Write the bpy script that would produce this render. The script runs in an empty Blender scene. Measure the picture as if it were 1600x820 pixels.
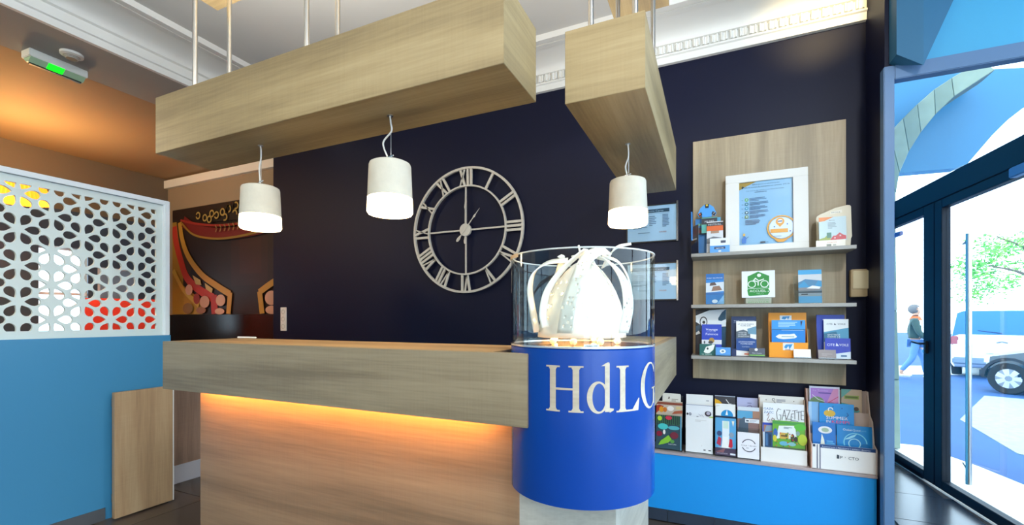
import bpy, bmesh, math, random
from mathutils import Vector, Matrix
random.seed(7)
PI = math.pi
SC = bpy.context.scene
COL = SC.collection
H = 1.415                                    # eye height

# ------------------------------------------------------------------ camera, world, lights, exposure
cam = bpy.data.objects.new('camera', bpy.data.cameras.new('camera'))
COL.objects.link(cam)
cam.location = (0, 0, H)
cam.rotation_euler = (PI/2, 0, math.radians(24.33))
cam.data.sensor_width = 36
cam.data.lens = 36*701/1600
cam.data.shift_y = 88/1600
cam.data.clip_start = .05
SC.camera = cam
SC.view_settings.view_transform = 'Standard'
SC.view_settings.look = 'None'
SC.view_settings.exposure = 0.12
SC.view_settings.gamma = 1
SC.view_settings.use_curve_mapping = False
W = bpy.data.worlds.new('sky'); SC.world = W; W.use_nodes = True
W.node_tree.nodes['Background'].inputs[0].default_value = (.80, .90, 1.0, 1)
W.node_tree.nodes['Background'].inputs[1].default_value = 5.4

def lamp(name, kind, loc, energy, color, target=None, **kw):
    d = bpy.data.lights.new(name, kind); d.energy = energy; d.color = color
    for k, v in kw.items(): setattr(d, k, v)
    o = bpy.data.objects.new(name, d); COL.objects.link(o); o.location = loc
    if target is not None:
        o.rotation_euler = (Vector(target)-Vector(loc)).to_track_quat('-Z', 'Y').to_euler()
    return o
# unseen area lamps added to brighten the counter and the brochure wall
lamp('fill_light', 'AREA', (-1.6, -1.4, 3.45), 48, (1, .90, .74), (-1.6, -.4, 0), shape='RECTANGLE', size=2.6, size_y=.8)
lamp('fill_light', 'AREA', (1.1, .1, 3.45), 42, (.94, .97, 1), (.2, 3.0, .7), shape='RECTANGLE', size=.3, size_y=.12)
# unseen upward area lamp behind the camera, added to brighten the ceiling
lamp('ceiling_fill', 'AREA', (-1.2, -1.8, 2.3), 25, (1, .97, .92), (-1.0, -.9, 3.5), shape='RECTANGLE', size=2.2, size_y=.6)

# ------------------------------------------------------------------ materials
def lin(h):
    h = h.lstrip('#'); c = [int(h[i:i+2], 16)/255 for i in (0, 2, 4)]
    return tuple(x/12.92 if x <= .04045 else ((x+.055)/1.055)**2.4 for x in c)+(1,)
_M = {}
def mat(hexc, rough=.5, metal=0, emit=0, spec=.5, noise=0, bump=0, nscale=30, name=None, coat=0):
    k = (hexc, rough, metal, emit, spec, noise, bump, nscale, coat)
    if k in _M: return _M[k]
    m = bpy.data.materials.new(name or 'mat_'+hexc.strip('#')); m.use_nodes = True
    nt = m.node_tree; b = nt.nodes['Principled BSDF']; c = lin(hexc)
    b.inputs['Base Color'].default_value = c; b.inputs['Roughness'].default_value = rough
    b.inputs['Metallic'].default_value = metal; b.inputs['Specular IOR Level'].default_value = spec
    b.inputs['Coat Weight'].default_value = coat
    if emit:
        b.inputs['Emission Color'].default_value = c; b.inputs['Emission Strength'].default_value = emit
    if noise or bump:
        tc = nt.nodes.new('ShaderNodeTexCoord'); n = nt.nodes.new('ShaderNodeTexNoise')
        n.inputs['Scale'].default_value = nscale; n.inputs['Detail'].default_value = 5
        nt.links.new(tc.outputs['Object'], n.inputs['Vector'])
        if noise:
            mx = nt.nodes.new('ShaderNodeMixRGB'); mx.blend_type = 'MIX'
            mx.inputs[1].default_value = tuple(x*(1-noise) for x in c[:3])+(1,)
            mx.inputs[2].default_value = tuple(min(1, x*(1+noise)) for x in c[:3])+(1,)
            nt.links.new(n.outputs['Fac'], mx.inputs[0]); nt.links.new(mx.outputs[0], b.inputs['Base Color'])
        if bump:
            bp = nt.nodes.new('ShaderNodeBump'); bp.inputs['Strength'].default_value = bump; bp.inputs['Distance'].default_value = .01
            nt.links.new(n.outputs['Fac'], bp.inputs['Height']); nt.links.new(bp.outputs[0], b.inputs['Normal'])
    _M[k] = m
    return m

def wood(name, axis, cols=('8d7955', 'a69066', 'b7a278'), rough=.45):
    m = bpy.data.materials.new(name); m.use_nodes = True
    nt = m.node_tree; b = nt.nodes['Principled BSDF']; L = nt.links.new
    tc = nt.nodes.new('ShaderNodeTexCoord')
    def noise(al, ac, sc, det, dist=0):
        mp = nt.nodes.new('ShaderNodeMapping')
        s = [ac, ac, ac]; s['XYZ'.index(axis)] = al
        mp.inputs['Scale'].default_value = s; L(tc.outputs['Object'], mp.inputs[0])
        n = nt.nodes.new('ShaderNodeTexNoise'); n.inputs['Scale'].default_value = sc; n.inputs['Detail'].default_value = det
        n.inputs['Distortion'].default_value = dist; L(mp.outputs[0], n.inputs['Vector']); return n
    g = noise(.35, 5, 2.2, 6, .4); f = noise(1.2, 26, 4, 4); sv = noise(45, 1.5, 3, 2); pl = noise(.12, 1.4, 3.3, 1)
    def mad(a, k, c):
        q = nt.nodes.new('ShaderNodeMath'); q.operation = 'MULTIPLY_ADD'; L(a, q.inputs[0]); q.inputs[1].default_value = k
        if isinstance(c, float): q.inputs[2].default_value = c
        else: L(c, q.inputs[2])
        return q.outputs[0]
    s = mad(g.outputs['Fac'], .85, mad(f.outputs['Fac'], .36, mad(sv.outputs['Fac'], .10, mad(pl.outputs['Fac'], .45, -.42))))
    r = nt.nodes.new('ShaderNodeValToRGB'); e = r.color_ramp.elements
    e[0].position = .28; e[0].color = lin(cols[0]); e[1].position = .75; e[1].color = lin(cols[2])
    q = e.new(.5); q.color = lin(cols[1])
    L(s, r.inputs[0]); L(r.outputs[0], b.inputs['Base Color'])
    bp = nt.nodes.new('ShaderNodeBump'); bp.inputs['Strength'].default_value = .12; bp.inputs['Distance'].default_value = .004
    L(s, bp.inputs['Height']); L(bp.outputs[0], b.inputs['Normal'])
    b.inputs['Roughness'].default_value = rough
    return m

def glass(name, tint='ffffff', rough=.02, gain=1.0):
    m = bpy.data.materials.new(name); m.use_nodes = True
    nt = m.node_tree; nt.nodes.clear(); L = nt.links.new
    out = nt.nodes.new('ShaderNodeOutputMaterial'); mx = nt.nodes.new('ShaderNodeMixShader')
    t = nt.nodes.new('ShaderNodeBsdfTransparent'); t.inputs[0].default_value = lin(tint)
    g = nt.nodes.new('ShaderNodeBsdfGlossy'); g.inputs['Roughness'].default_value = rough
    fr = nt.nodes.new('ShaderNodeFresnel'); fr.inputs[0].default_value = 1.45
    q = nt.nodes.new('ShaderNodeMath'); q.operation = 'MULTIPLY'; q.inputs[1].default_value = gain
    ge = nt.nodes.new('ShaderNodeNewGeometry'); bf = nt.nodes.new('ShaderNodeMath'); bf.operation = 'SUBTRACT'; bf.inputs[0].default_value = 1
    L(ge.outputs['Backfacing'], bf.inputs[1]); fm = nt.nodes.new('ShaderNodeMath'); fm.operation = 'MULTIPLY'; L(fr.outputs[0], fm.inputs[0]); L(bf.outputs[0], fm.inputs[1])
    L(fm.outputs[0], q.inputs[0]); L(q.outputs[0], mx.inputs[0]); L(t.outputs[0], mx.inputs[1]); L(g.outputs[0], mx.inputs[2]); L(mx.outputs[0], out.inputs[0])
    return m

WX = wood('oak_along_x', 'X'); WY = wood('oak_along_y', 'Y'); WZ = wood('oak_upright', 'Z')
WXG = wood('oak_grey_x', 'X', ('7c6d55', '96866a', 'a8987b')); WYG = wood('oak_grey_y', 'Y', ('7c6d55', '96866a', 'a8987b'))
WZL = wood('oak_upright_warm', 'Z', ('a2815f', 'b8966f', 'c7a881'))
NAVY = mat('#010727', .5, spec=.28, bump=.03, nscale=120, name='navy_paint')
WHITE = mat('#e8e8e2', .6, name='white_paint')
CEIL = mat('#cfcfca', .8, name='ceiling_paint')
TEAL = mat('#3f9ec8', .5, name='teal_paint')
GREYF = mat('#54759a', .4, name='frame_grey_blue')
DARKF = mat('#071320', .5, spec=.25, name='door_frame_dark')
GLASS = glass('pane_glass', 'eef7fb'); ACRYL = glass('acrylic', 'f4f8f8', .03, 1.6); DOME = glass('dome_acrylic', 'f6fafa', .01, 1.3)
STEEL = mat('#c8c6c0', .28, metal=1, name='brushed_steel')
CHROME = mat('#dddddd', .12, metal=1, name='chrome')
BLACK = mat('#0a0a0c', .4)

# ------------------------------------------------------------------ mesh helpers
def finish(name, bm, mats, parent=None, loc=(0, 0, 0), rot=(0, 0, 0), smooth=False):
    me = bpy.data.meshes.new(name)
    bmesh.ops.recalc_face_normals(bm, faces=bm.faces[:]) if smooth is not None else None
    bm.to_mesh(me); bm.free()
    for m in (mats if isinstance(mats, (list, tuple)) else [mats]): me.materials.append(m)
    if smooth:
        for p in me.polygons: p.use_smooth = True
        try: me.set_sharp_from_angle(angle=math.radians(40))
        except Exception: pass
    o = bpy.data.objects.new(name, me); COL.objects.link(o)
    if parent is not None: o.parent = parent
    o.location = loc; o.rotation_euler = rot
    return o

def bx(bm, x0, y0, z0, x1, y1, z1, bev=0, mi=0):
    vs = [bm.verts.new(p) for p in ((x0, y0, z0), (x1, y0, z0), (x1, y1, z0), (x0, y1, z0), (x0, y0, z1), (x1, y0, z1), (x1, y1, z1), (x0, y1, z1))]
    fs = [bm.faces.new([vs[i] for i in f]) for f in ((0, 3, 2, 1), (4, 5, 6, 7), (0, 1, 5, 4), (1, 2, 6, 5), (2, 3, 7, 6), (3, 0, 4, 7))]
    for f in fs: f.material_index = mi
    if bev: bmesh.ops.bevel(bm, geom=list({e for f in fs for e in f.edges}), offset=bev, segments=2, affect='EDGES')
    return vs

def box(name, x0, y0, z0, x1, y1, z1, m, parent=None, bev=0, **kw):
    """a box whose object origin sits at its base centre (relative to its parent when it has one)"""
    cx, cy = (x0+x1)/2, (y0+y1)/2
    bm = bmesh.new(); bx(bm, x0-cx, y0-cy, 0, x1-cx, y1-cy, z1-z0, bev)
    return finish(name, bm, m, parent, (cx, cy, z0), **kw)

def lathe(bm, prof, n=32, c=(0, 0), mi=0, closed=False):
    rings = [[bm.verts.new((c[0]+r*math.cos(2*PI*k/n), c[1]+r*math.sin(2*PI*k/n), z)) for k in range(n)] for r, z in prof]
    pairs = list(zip(rings, rings[1:])) + ([(rings[-1], rings[0])] if closed else [])
    for a, b in pairs:
        for k in range(n):
            bm.faces.new((a[k], a[(k+1) % n], b[(k+1) % n], b[k])).material_index = mi
    if not closed:
        for r in (rings[0], rings[-1]):
            try: bm.faces.new(r).material_index = mi
            except Exception: pass
    return rings

def tube(bm, pts, r, n=10, mi=0, caps=True):
    pts = [Vector(p) for p in pts]; rings = []; up = None
    for i, p in enumerate(pts):
        t = (pts[min(i+1, len(pts)-1)]-pts[max(i-1, 0)]).normalized()
        if up is None:
            up = t.orthogonal().normalized()
        up = (up-t*up.dot(t)).normalized(); s = t.cross(up)
        rr = r[i] if isinstance(r, (list, tuple)) else r
        rings.append([bm.verts.new(p+(up*math.cos(2*PI*k/n)+s*math.sin(2*PI*k/n))*rr) for k in range(n)])
    for a, b in zip(rings, rings[1:]):
        for k in range(n): bm.faces.new((a[k], a[(k+1) % n], b[(k+1) % n], b[k])).material_index = mi
    if caps:
        bm.faces.new(rings[0][::-1]).material_index = mi; bm.faces.new(rings[-1]).material_index = mi

def prism(bm, pts, ax, a, b, mi=0):
    """extrude a 2D outline along axis ax from a to b; the outline runs in the two other axes in x,y,z order"""
    def P(u, v, w): q = [u, v]; q.insert(ax, w); return bm.verts.new(q)
    lo = [P(u, v, a) for u, v in pts]; hi = [P(u, v, b) for u, v in pts]
    n = len(pts); fs = [bm.faces.new(lo), bm.faces.new(hi[::-1])]
    for k in range(n): fs.append(bm.faces.new((lo[k], lo[(k+1) % n], hi[(k+1) % n], hi[k])))
    for f in fs: f.material_index = mi

def thing(name, label, cat, loc=(0, 0, 0), rotz=0, group=None):
    o = bpy.data.objects.new(name, None); COL.objects.link(o)
    o.empty_display_size = .1; o.location = loc; o.rotation_euler = (0, 0, rotz)
    o['label'] = label; o['category'] = cat
    if group: o['group'] = group
    return o
def tag(o, label, cat, group=None):
    o['label'] = label; o['category'] = cat
    if group: o['group'] = group
    return o
def struct(o): o['kind'] = 'structure'; return o
def sroot(name, loc=(0, 0, 0)):
    o = bpy.data.objects.new(name, None); COL.objects.link(o); o.location = loc; o['kind'] = 'structure'; return o
def smooth_path(P, k=8):
    P = [Vector(p) for p in P]; out = []
    Q = [P[0]*2-P[1]]+P+[P[-1]*2-P[-2]]
    for i in range(1, len(Q)-2):
        a, b, c, d = Q[i-1:i+3]
        for j in range(k):
            t = j/k
            out.append(.5*((2*b)+(c-a)*t+(2*a-5*b+4*c-d)*t*t+(3*b-a-3*c+d)*t**3))
    out.append(P[-1]); return out

# ------------------------------------------------------------------ flat print on real sheets
_TX = {}
def text_mesh(s):
    if s in _TX: return _TX[s]
    c = bpy.data.curves.new('t', 'FONT'); c.body = s; c.size = 1; c.resolution_u = 2
    o = bpy.data.objects.new('t', c); COL.objects.link(o)
    bpy.context.view_layer.update()
    me = bpy.data.meshes.new_from_object(o.evaluated_get(bpy.context.evaluated_depsgraph_get()))
    vs = [(v.co.x, v.co.y) for v in me.vertices]; fs = [tuple(p.vertices) for p in me.polygons]
    bpy.data.objects.remove(o); bpy.data.curves.remove(c); bpy.data.meshes.remove(me)
    _TX[s] = (vs, fs); return _TX[s]

def sheet(name, w, h, bg, shapes, parent=None, loc=(0, 0, 0), rot=(0, 0, 0), t=.002, rough=.35, outline=None):
    """a thin printed sheet: front faces -Y, origin at bottom centre; shapes are in fractions of w and h"""
    bm = bmesh.new(); mats = [mat(bg, rough)]; idx = {bg: 0}
    def mi(c):
        if c not in idx: idx[c] = len(mats); mats.append(mat(c, rough))
        return idx[c]
    def X(u): return (u-.5)*w
    if outline: prism(bm, [(X(u), v*h) for u, v in outline], 1, -t/2, t/2)
    else: bx(bm, -w/2, -t/2, 0, w/2, t/2, h)
    lay = [0]
    def poly(pts, c):
        f = bm.faces.new([bm.verts.new((a, -t/2-.0004-.00025*lay[0], b)) for a, b in pts]); f.material_index = mi(c)
        f.normal_update()
        if f.normal.y > 0: f.normal_flip()
    for s in shapes:
        lay[0] += 1; k = s[0]
        if k == 'r': _, a, b, c, d, col = s; poly([(X(a), b*h), (X(c), b*h), (X(c), d*h), (X(a), d*h)], col)
        elif k == 'p': poly([(X(a), b*h) for a, b in s[1]], s[2])
        elif k == 'e':
            _, a, b, r1, r2, col = s
            poly([(X(a)+r1*w*math.cos(q*PI/10), b*h+r2*h*math.sin(q*PI/10)) for q in range(20)], col)
        elif k == 'ring':                     # cx, cy, radius, thickness as fractions of w; start and end angle
            _, a, b, R, th, a0, a1, col = s; n = 24
            for q in range(n):
                A, B = [math.radians(a0+(a1-a0)*(q+j)/n) for j in (0, 1)]
                poly([(X(a)+R*w*math.cos(A), b*h+R*w*math.sin(A)), (X(a)+R*w*math.cos(B), b*h+R*w*math.sin(B)),
                      (X(a)+(R-th)*w*math.cos(B), b*h+(R-th)*w*math.sin(B)), (X(a)+(R-th)*w*math.cos(A), b*h+(R-th)*w*math.sin(A))], col)
        elif k == 'l':                        # stroke through points; thickness as fraction of w
            _, P, th, col = s
            P = [Vector((X(a), b*h)) for a, b in P]
            for p, q in zip(P, P[1:]):
                d = (q-p).normalized()*th*w/2; nn = Vector((-d.y, d.x))
                poly([tuple(p+nn-d), tuple(p-nn-d), tuple(q-nn+d), tuple(q+nn+d)], col)
        elif k == 'lines':                    # unreadable small print: thin bars of uneven length
            _, a, b, c, d, n, col = s; rd = random.Random(int((a+b*3+c*7+d*11)*1000)+n)
            for q in range(n):
                y = d-(d-b)*(q+.5)/n; th = (d-b)/n*.28; e = a+(c-a)*(1 if q < n-1 else .6)*rd.uniform(.75, 1)
                poly([(X(a), (y-th)*h), (X(e), (y-th)*h), (X(e), (y+th)*h), (X(a), (y+th)*h)], col)
        elif k == 't':                        # text, x, y, width of the line as a fraction of w, letter height as a fraction of h, colour
            _, st, a, b, tw, th, col = s
            vs, fs = text_mesh(st); xs = [p[0] for p in vs]; x0, x1 = min(xs), max(xs)
            sx = tw*w/(x1-x0); sy = th*h/.72
            V = [bm.verts.new((X(a)+(p[0]-x0)*sx, -t/2-.0004-.00025*lay[0], b*h+p[1]*sy)) for p in vs]
            for f in fs:
                try:
                    g = bm.faces.new([V[i] for i in f]); g.material_index = mi(col); g.normal_update()
                    if g.normal.y > 0: g.normal_flip()
                except ValueError: pass
    return finish(name, bm, mats, parent, loc, rot, smooth=None)

# ================================================================== THE ROOM SHELL
ZC = H+2.12; ZB = H+1.90
# floor slab with its tiles laid one by one where the photograph shows them
b2 = bmesh.new(); prism(b2, [(-7.2, -3.6), (2.44, -3.6), (1.57, 6.3), (-7.2, 6.3)], 2, 0, .108)
fl = struct(finish('floor', b2, mat('#4a423c', .6), None, (0, 0, -.12)))
tile_m = [mat('#5d5046', .3, noise=.25, nscale=3), mat('#564a41', .32, noise=.25, nscale=3.5), mat('#2d3138', .22, noise=.3, nscale=3)]
tile_mesh = {}
for k, m in enumerate(tile_m):
    bm = bmesh.new(); bx(bm, -.297, -.297, 0, .297, .297, .012, .0015); me = bpy.data.meshes.new('tile'); bm.to_mesh(me); bm.free(); me.materials.append(m); tile_mesh[k] = me
nt_ = 0
for i in range(-8, 4):
    for j in range(1, 10):
        x, y = i*.6+.25, j*.6+.13
        fac = 2.153-.0887*y
        if x+.3 > fac-.06: continue
        if (x < -4.3 or (-2.2 < x < -.9)) and y < 9: continue
        if y > 3.0 and x < .95: continue
        if y < 1.2: continue
        o = bpy.data.objects.new('tile', tile_mesh[2 if x > -.2 else (i+j) % 2]); COL.objects.link(o); o.parent = fl
        o.location = (x-fl.location.x, y-fl.location.y, .12-.012)
bm = bmesh.new(); x = .85+.0
for j in range(2, 10):                       # cut tiles along the glass front
    y = j*.6+.13; fac = 2.153-.0887*y; xs = max(i*.6+.25+.3 for i in range(-8, 4) if i*.6+.25+.3 <= fac-.06)
    if fac-.07-xs > .05:
        b2 = bmesh.new(); bx(b2, xs+.003, y-.297, 0, fac-.07, y+.297, .012)
        finish('tile', b2, tile_m[2], fl, (-fl.location.x, -fl.location.y, .12-.012))
bm.free()

# navy back wall, with its return towards the glass portal
struct(box('wall_back', -4.60, 3.55, 0, .88, 3.68, ZC, NAVY))
struct(box('wall_return', .88, 3.20, 0, .918, 3.68, ZC, NAVY))
# room beyond the screen: mural wall, side wall with a bright window, rear
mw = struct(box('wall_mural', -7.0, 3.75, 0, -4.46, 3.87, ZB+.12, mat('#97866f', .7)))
struct(box('trim_1', -7.0, 3.70, ZB-.085, -4.46, 3.75, ZB+.02, WHITE))
struct(box('trim_2', -7.0, 3.72, H-.42, -4.58, 3.75, H+.055, mat('#1c1512', .25, name='dark_panel')))
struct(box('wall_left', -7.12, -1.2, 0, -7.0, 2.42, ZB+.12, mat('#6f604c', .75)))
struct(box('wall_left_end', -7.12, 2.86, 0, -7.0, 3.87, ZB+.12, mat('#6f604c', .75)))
struct(box('wall_left_below_window', -7.12, 2.42, 0, -7.0, 2.86, H-.22, mat('#6f604c', .75)))
struct(box('wall_left_above_window', -7.12, 2.42, H+.85, -7.0, 2.86, ZB+.12, mat('#6f604c', .75)))
struct(box('wall_lounge_rear', -7.0, -1.32, 0, -3.9, -1.2, ZC, mat('#8c8272', .7)))
SLATE = mat('#3d4a5a', .55, name='slate_panelling')
for a, b, z in ((-1.2, 2.42, H+1.28), (2.86, 3.70, H+1.28), (2.42, 2.86, H-.22)):
    struct(box('trim_3', -7.0, a, 0, -6.975, b, z, SLATE))
struct(box('trim_4', -7.0, 2.42, H+.85, -6.975, 2.86, H+1.28, SLATE))
w1 = struct(box('window_1', -7.07, 2.42, H-.22, -7.05, 2.86, H+.85, GLASS))
wf = mat('#e9e9e9', .4)
for z0, z1 in ((0, .04), (.5, .53), (1.03, 1.07)):
    b2 = bmesh.new(); bx(b2, -.03, -.22, z0, .05, .22, z1); finish('window_bar', b2, wf, w1)
# lounge ceiling and the bulkhead between the two rooms
struct(box('ceiling_lounge', -7.0, -1.2, ZB+.05, -4.46, 3.75, ZB+.15, mat('#a98f6e', .7)))
struct(box('ceiling_bulkhead', -4.52, -1.2, ZB, -3.94, 3.55, ZC+.05, mat('#a5a39d', .75)))
# main ceiling
struct(box('ceiling', -3.94, -3.6, ZC, 2.6, 3.68, ZC+.1, CEIL))
# crown moulding, one run along each side: fascia, recess for the dentils, cove, inner fillet
def profile(s):
    P = [(0, 0), (.03, 0), (.035, .045), (.05, .05), (.05, .062), (.03, .066), (.03, .125), (.055, .13), (.06, .145)]
    P += [(.06+.20*(1-math.cos(a)), .145+.06*math.sin(a)) for a in [PI/2*k/6 for k in range(1, 7)]]
    P += [(.27, .206), (.27, .196), (.33, .190), (.33, .200), (.345, .200), (.345, .188), (.40, .184), (.415, .2195), (0, .2195)]
    return P
bm = bmesh.new(); prism(bm, [(3.55-a, ZB+b) for a, b in profile(1)], 0, -3.90, .878)
cb = struct(finish('cornice_back', bm, WHITE, smooth=True))
bm = bmesh.new(); prism(bm, [(-3.94+a, ZB+b) for a, b in profile(1)], 1, -3.6, 3.50)
struct(finish('cornice_left', bm, WHITE, smooth=True))
# dentils: scooped blocks one by one
bm = bmesh.new()
prism(bm, [(-.021, 0), (.021, 0), (.021, -.022), (.012, -.024), (.006, -.015), (-.006, -.015), (-.012, -.024), (-.021, -.022)], 2, 0, .054)
dm = bpy.data.meshes.new('dentil'); bm.to_mesh(dm); bm.free(); dm.materials.append(WHITE)
for k in range(78):
    o = bpy.data.objects.new('dentil', dm); COL.objects.link(o); o.parent = cb; o.location = (-3.78+k*.06, 3.5195, ZB+.069)

# wall behind and beside the camera with big daylight openings
struct(box('wall_front_sill', -3.9, -3.6, 0, 2.5, -3.48, .5, WHITE))
struct(box('wall_front_head', -3.9, -3.6, 2.9, 2.5, -3.48, ZC, WHITE))
for i, (a, b) in enumerate(((-3.9, -3.3), (-.9, -.6), (2.2, 2.5))): struct(box('wall_front_pier', a, -3.6, .5, b, -3.48, 2.9, WHITE))
struct(box('wall_front', -3.3, -3.6, .5, -.9, -3.48, 2.9, WHITE)); struct(box('wall_front', -.6, -3.6, .5, 1.3, -3.48, 2.9, WHITE)); struct(box('window_2', 1.3, -3.55, .5, 2.2, -3.54, 2.9, GLASS))
struct(box('wall_side', -3.98, -3.6, 0, -3.86, -.6, ZC, mat('#5b9cc0', .5)))

# teal wall over the portal, its sloping haunch, the vestibule behind
struct(box('wall_portal', .92, 3.22, H+1.44, 1.95, 3.34, 4.0, TEAL))
bm = bmesh.new()
A, B, A2, B2, C2, A3, A4 = [bm.verts.new(p) for p in ((.905, 3.10, 2.86), (1.019, 3.10, 2.775), (.905, 3.10, ZC), (1.019, 3.10, ZC), (1.335, 3.219, ZC), (.90, 3.219, ZC), (.90, 3.219, 2.86))]
for f in ((A, B, B2, A2), (B, C2, B2), (A2, B2, C2, A3), (A, A2, A3, A4), (A, A4, B), (A4, A3, C2), (A4, C2, B)): bm.faces.new(f)
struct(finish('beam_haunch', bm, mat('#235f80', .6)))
struct(box('ceiling_vestibule', .90, 3.34, 3.98, 1.85, 6.0, 4.08, TEAL))
struct(box('wall_vestibule', .90, 6.0, 0, 1.60, 6.12, 4.0, TEAL))
struct(box('wall_vestibule_side', .90, 3.68, 0, 1.0, 6.0, 4.0, TEAL))
# portal frame (stile at the brochure wall and the head)
pf = sroot('doorway_frame', (.895, 3.21, 0))
b2 = bmesh.new(); bx(b2, -.024, -.03, 0, .025, .035, H+1.425, .004); finish('stile', b2, GREYF, pf)
b2 = bmesh.new(); bx(b2, .025, -.03, H+1.345, .995, .035, H+1.425, .004); finish('head', b2, GREYF, pf)

# ------------------------------------------------------------------ glazed street front, running away along a slightly turned line
FA = math.atan(.0887)
def front(y0): return 2.153-.0887*y0
FR = sroot('street_front', (front(0), 0, 0)); FR.rotation_euler = (0, 0, FA)
k_ = math.sqrt(1+.0887**2)
def fbox(name, y0, y1, z0, z1, d0=-.03, d1=.03, m=DARKF, parent=None, bev=.003):
    b2 = bmesh.new(); bx(b2, d0, y0*k_, z0, d1, y1*k_, z1, bev); return finish(name, b2, m, parent or FR)
fbox('head_rail', -3.4, 6.0, 3.9, 4.0); fbox('sill', 5.12, 6.0, 0, .05); fbox('sill', -3.4, 3.4, 0, .06)
fbox('transom', -3.4, 6.0, H+.985, H+1.16, -.04, .04, DARKF)
fbox('mullion', 5.9, 5.97, 0, 3.9); fbox('mullion', 3.32, 3.40, 0, 3.9)
for y in (1.7, 0, -1.7, -3.4): fbox('mullion', y, y+.06, 0, 3.9)
fbox('fanlight_pane', 3.4, 5.9, H+1.16, 3.9, -.004, .004, GLASS, bev=0)
for a, b in ((1.76, 3.32), (.06, 1.7), (-1.64, 0), (-3.34, -1.7)):
    fbox('pane', a, b, .06, H+.985, -.004, .004, GLASS, bev=0); fbox('fanlight_pane', a, b, H+1.16, 3.9, -.004, .004, GLASS, bev=0)
def leaf(name, y0, y1, st0, st1):
    o = sroot(name, (0, 0, 0)); o.parent = None; o.location = FR.location; o.rotation_euler = FR.rotation_euler
    z1 = H+.982
    fbox('stile', y0, y0+st0, .01, z1, parent=o); fbox('stile', y1-st1, y1, .01, z1, parent=o)
    fbox('rail', y0+st0, y1-st1, .01, .085, parent=o); fbox('rail', y0+st0, y1-st1, z1-.07, z1, parent=o)
    fbox('pane', y0+st0, y1-st1, .085, z1-.07, -.004, .004, GLASS, parent=o, bev=0)
    return o
d1 = leaf('door_1', 4.925, 5.89, .165, .05)
d2 = leaf('door_2', 3.42, 4.915, .06, .105)
# lever, lock and long pull bar
b2 = bmesh.new(); bx(b2, -.05, 5.01*k_, H-.30, -.03, 5.045*k_, H-.19, .004); tube(b2, [(-.045, 5.03*k_, H-.215), (-.085, 5.03*k_, H-.215), (-.09, 5.06*k_, H-.213), (-.09, 5.14*k_, H-.205)], .009)
hd = finish('handle', b2, BLACK, d1, smooth=True)
b2 = bmesh.new(); tube(b2, [(-.05, 5.03*k_, H-.28), (-.058, 5.03*k_, H-.28)], .014, 14); finish('lock_cylinder', b2, CHROME, d1, smooth=True)
b2 = bmesh.new(); yb = 4.32*k_; tube(b2, [(-.10, yb, .22), (-.10, yb, H+.617)], .017, 16)
for z in (.32, H+.57): tube(b2, [(-.10, yb, z), (-.03, yb+.2, z)], .009, 10)
finish('pull_bar', b2, STEEL, d2, smooth=True)
b2 = bmesh.new(); bx(b2, -.085, 3.62*k_, H+.90, -.04, 3.95*k_, H+.965, .006); finish('closer', b2, GREYF, d2)
b2 = bmesh.new(); bx(b2, -.06, 5.45*k_, H+.80, -.028, 5.62*k_, H+.84, .004); finish('top_bolt', b2, mat('#6b6f9c', .4), d1)

# ------------------------------------------------------------------ outside: stone arch on its pier, canopy wall, street
outer = [(1.62, 0), (1.62, .75), (1.62, 1.5), (1.62, 2.2), (1.62, 2.9), (1.66, 3.2), (1.75, 3.43), (1.86, 3.59), (1.98, 3.72), (2.12, 3.85), (2.26, 3.94), (2.50, 4.07)]
inner = [(1.84, 0), (1.83, .75), (1.81, 1.5), (1.80, 2.2), (1.80, 2.6), (1.80, 2.78), (1.83, 3.0), (1.91, 3.22), (2.01, 3.41), (2.13, 3.58), (2.28, 3.74), (2.60, 3.95)]
ar = sroot('wall_arch', (1.7, 6.2, 0))
stm = [mat('#8a9684', .85, noise=.2, bump=.3, nscale=8), mat('#7d8a7a', .85, noise=.2, bump=.3, nscale=8)]
for k in range(len(outer)-1):
    o0, o1, i0, i1 = [Vector(p) for p in (outer[k], outer[k+1], inner[k], inner[k+1])]
    g = .012; c = (o0+o1+i0+i1)/4; q = [c+(p-c)*(1-g*1.5) for p in (o0, o1, i1, i0)]
    b2 = bmesh.new(); prism(b2, [(p.x-1.7, p.y) for p in q], 1, -.02, .28+.01*(k % 3)); bmesh.ops.bevel(b2, geom=b2.edges[:], offset=.004, segments=1, affect='EDGES')
    finish('stone', b2, stm[k % 2], ar)
b2 = bmesh.new(); prism(b2, [(p[0]-1.7+(.004 if k < 0 else 0), p[1]) for k, p in enumerate(outer)]+[(p[0]-1.7, p[1]) for p in inner[::-1]], 1, .0, .24)
finish('mortar', b2, mat('#6f7a70', .9), ar)
# teal porch wall with its opening, behind the arch
out = [(1.64, 3.12), (2.46, 3.10), (2.56, 3.14), (2.66, 3.28), (2.76, 3.42), (2.88, 3.56), (3.04, 3.70), (3.30, 3.84), (3.6, 3.92), (3.6, 4.06), (3.0, 4.10), (2.68, 4.15), (2.5, 4.3), (1.64, 4.5)]
b2 = bmesh.new(); prism(b2, [(x-2.2, z-3.1) for x, z in out], 1, 0, .15)
tp = finish('wall_porch', b2, mat('#2a6f95', .4, name='porch_teal'), None, (2.2, 6.62, 3.1)); struct(tp)

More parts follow.
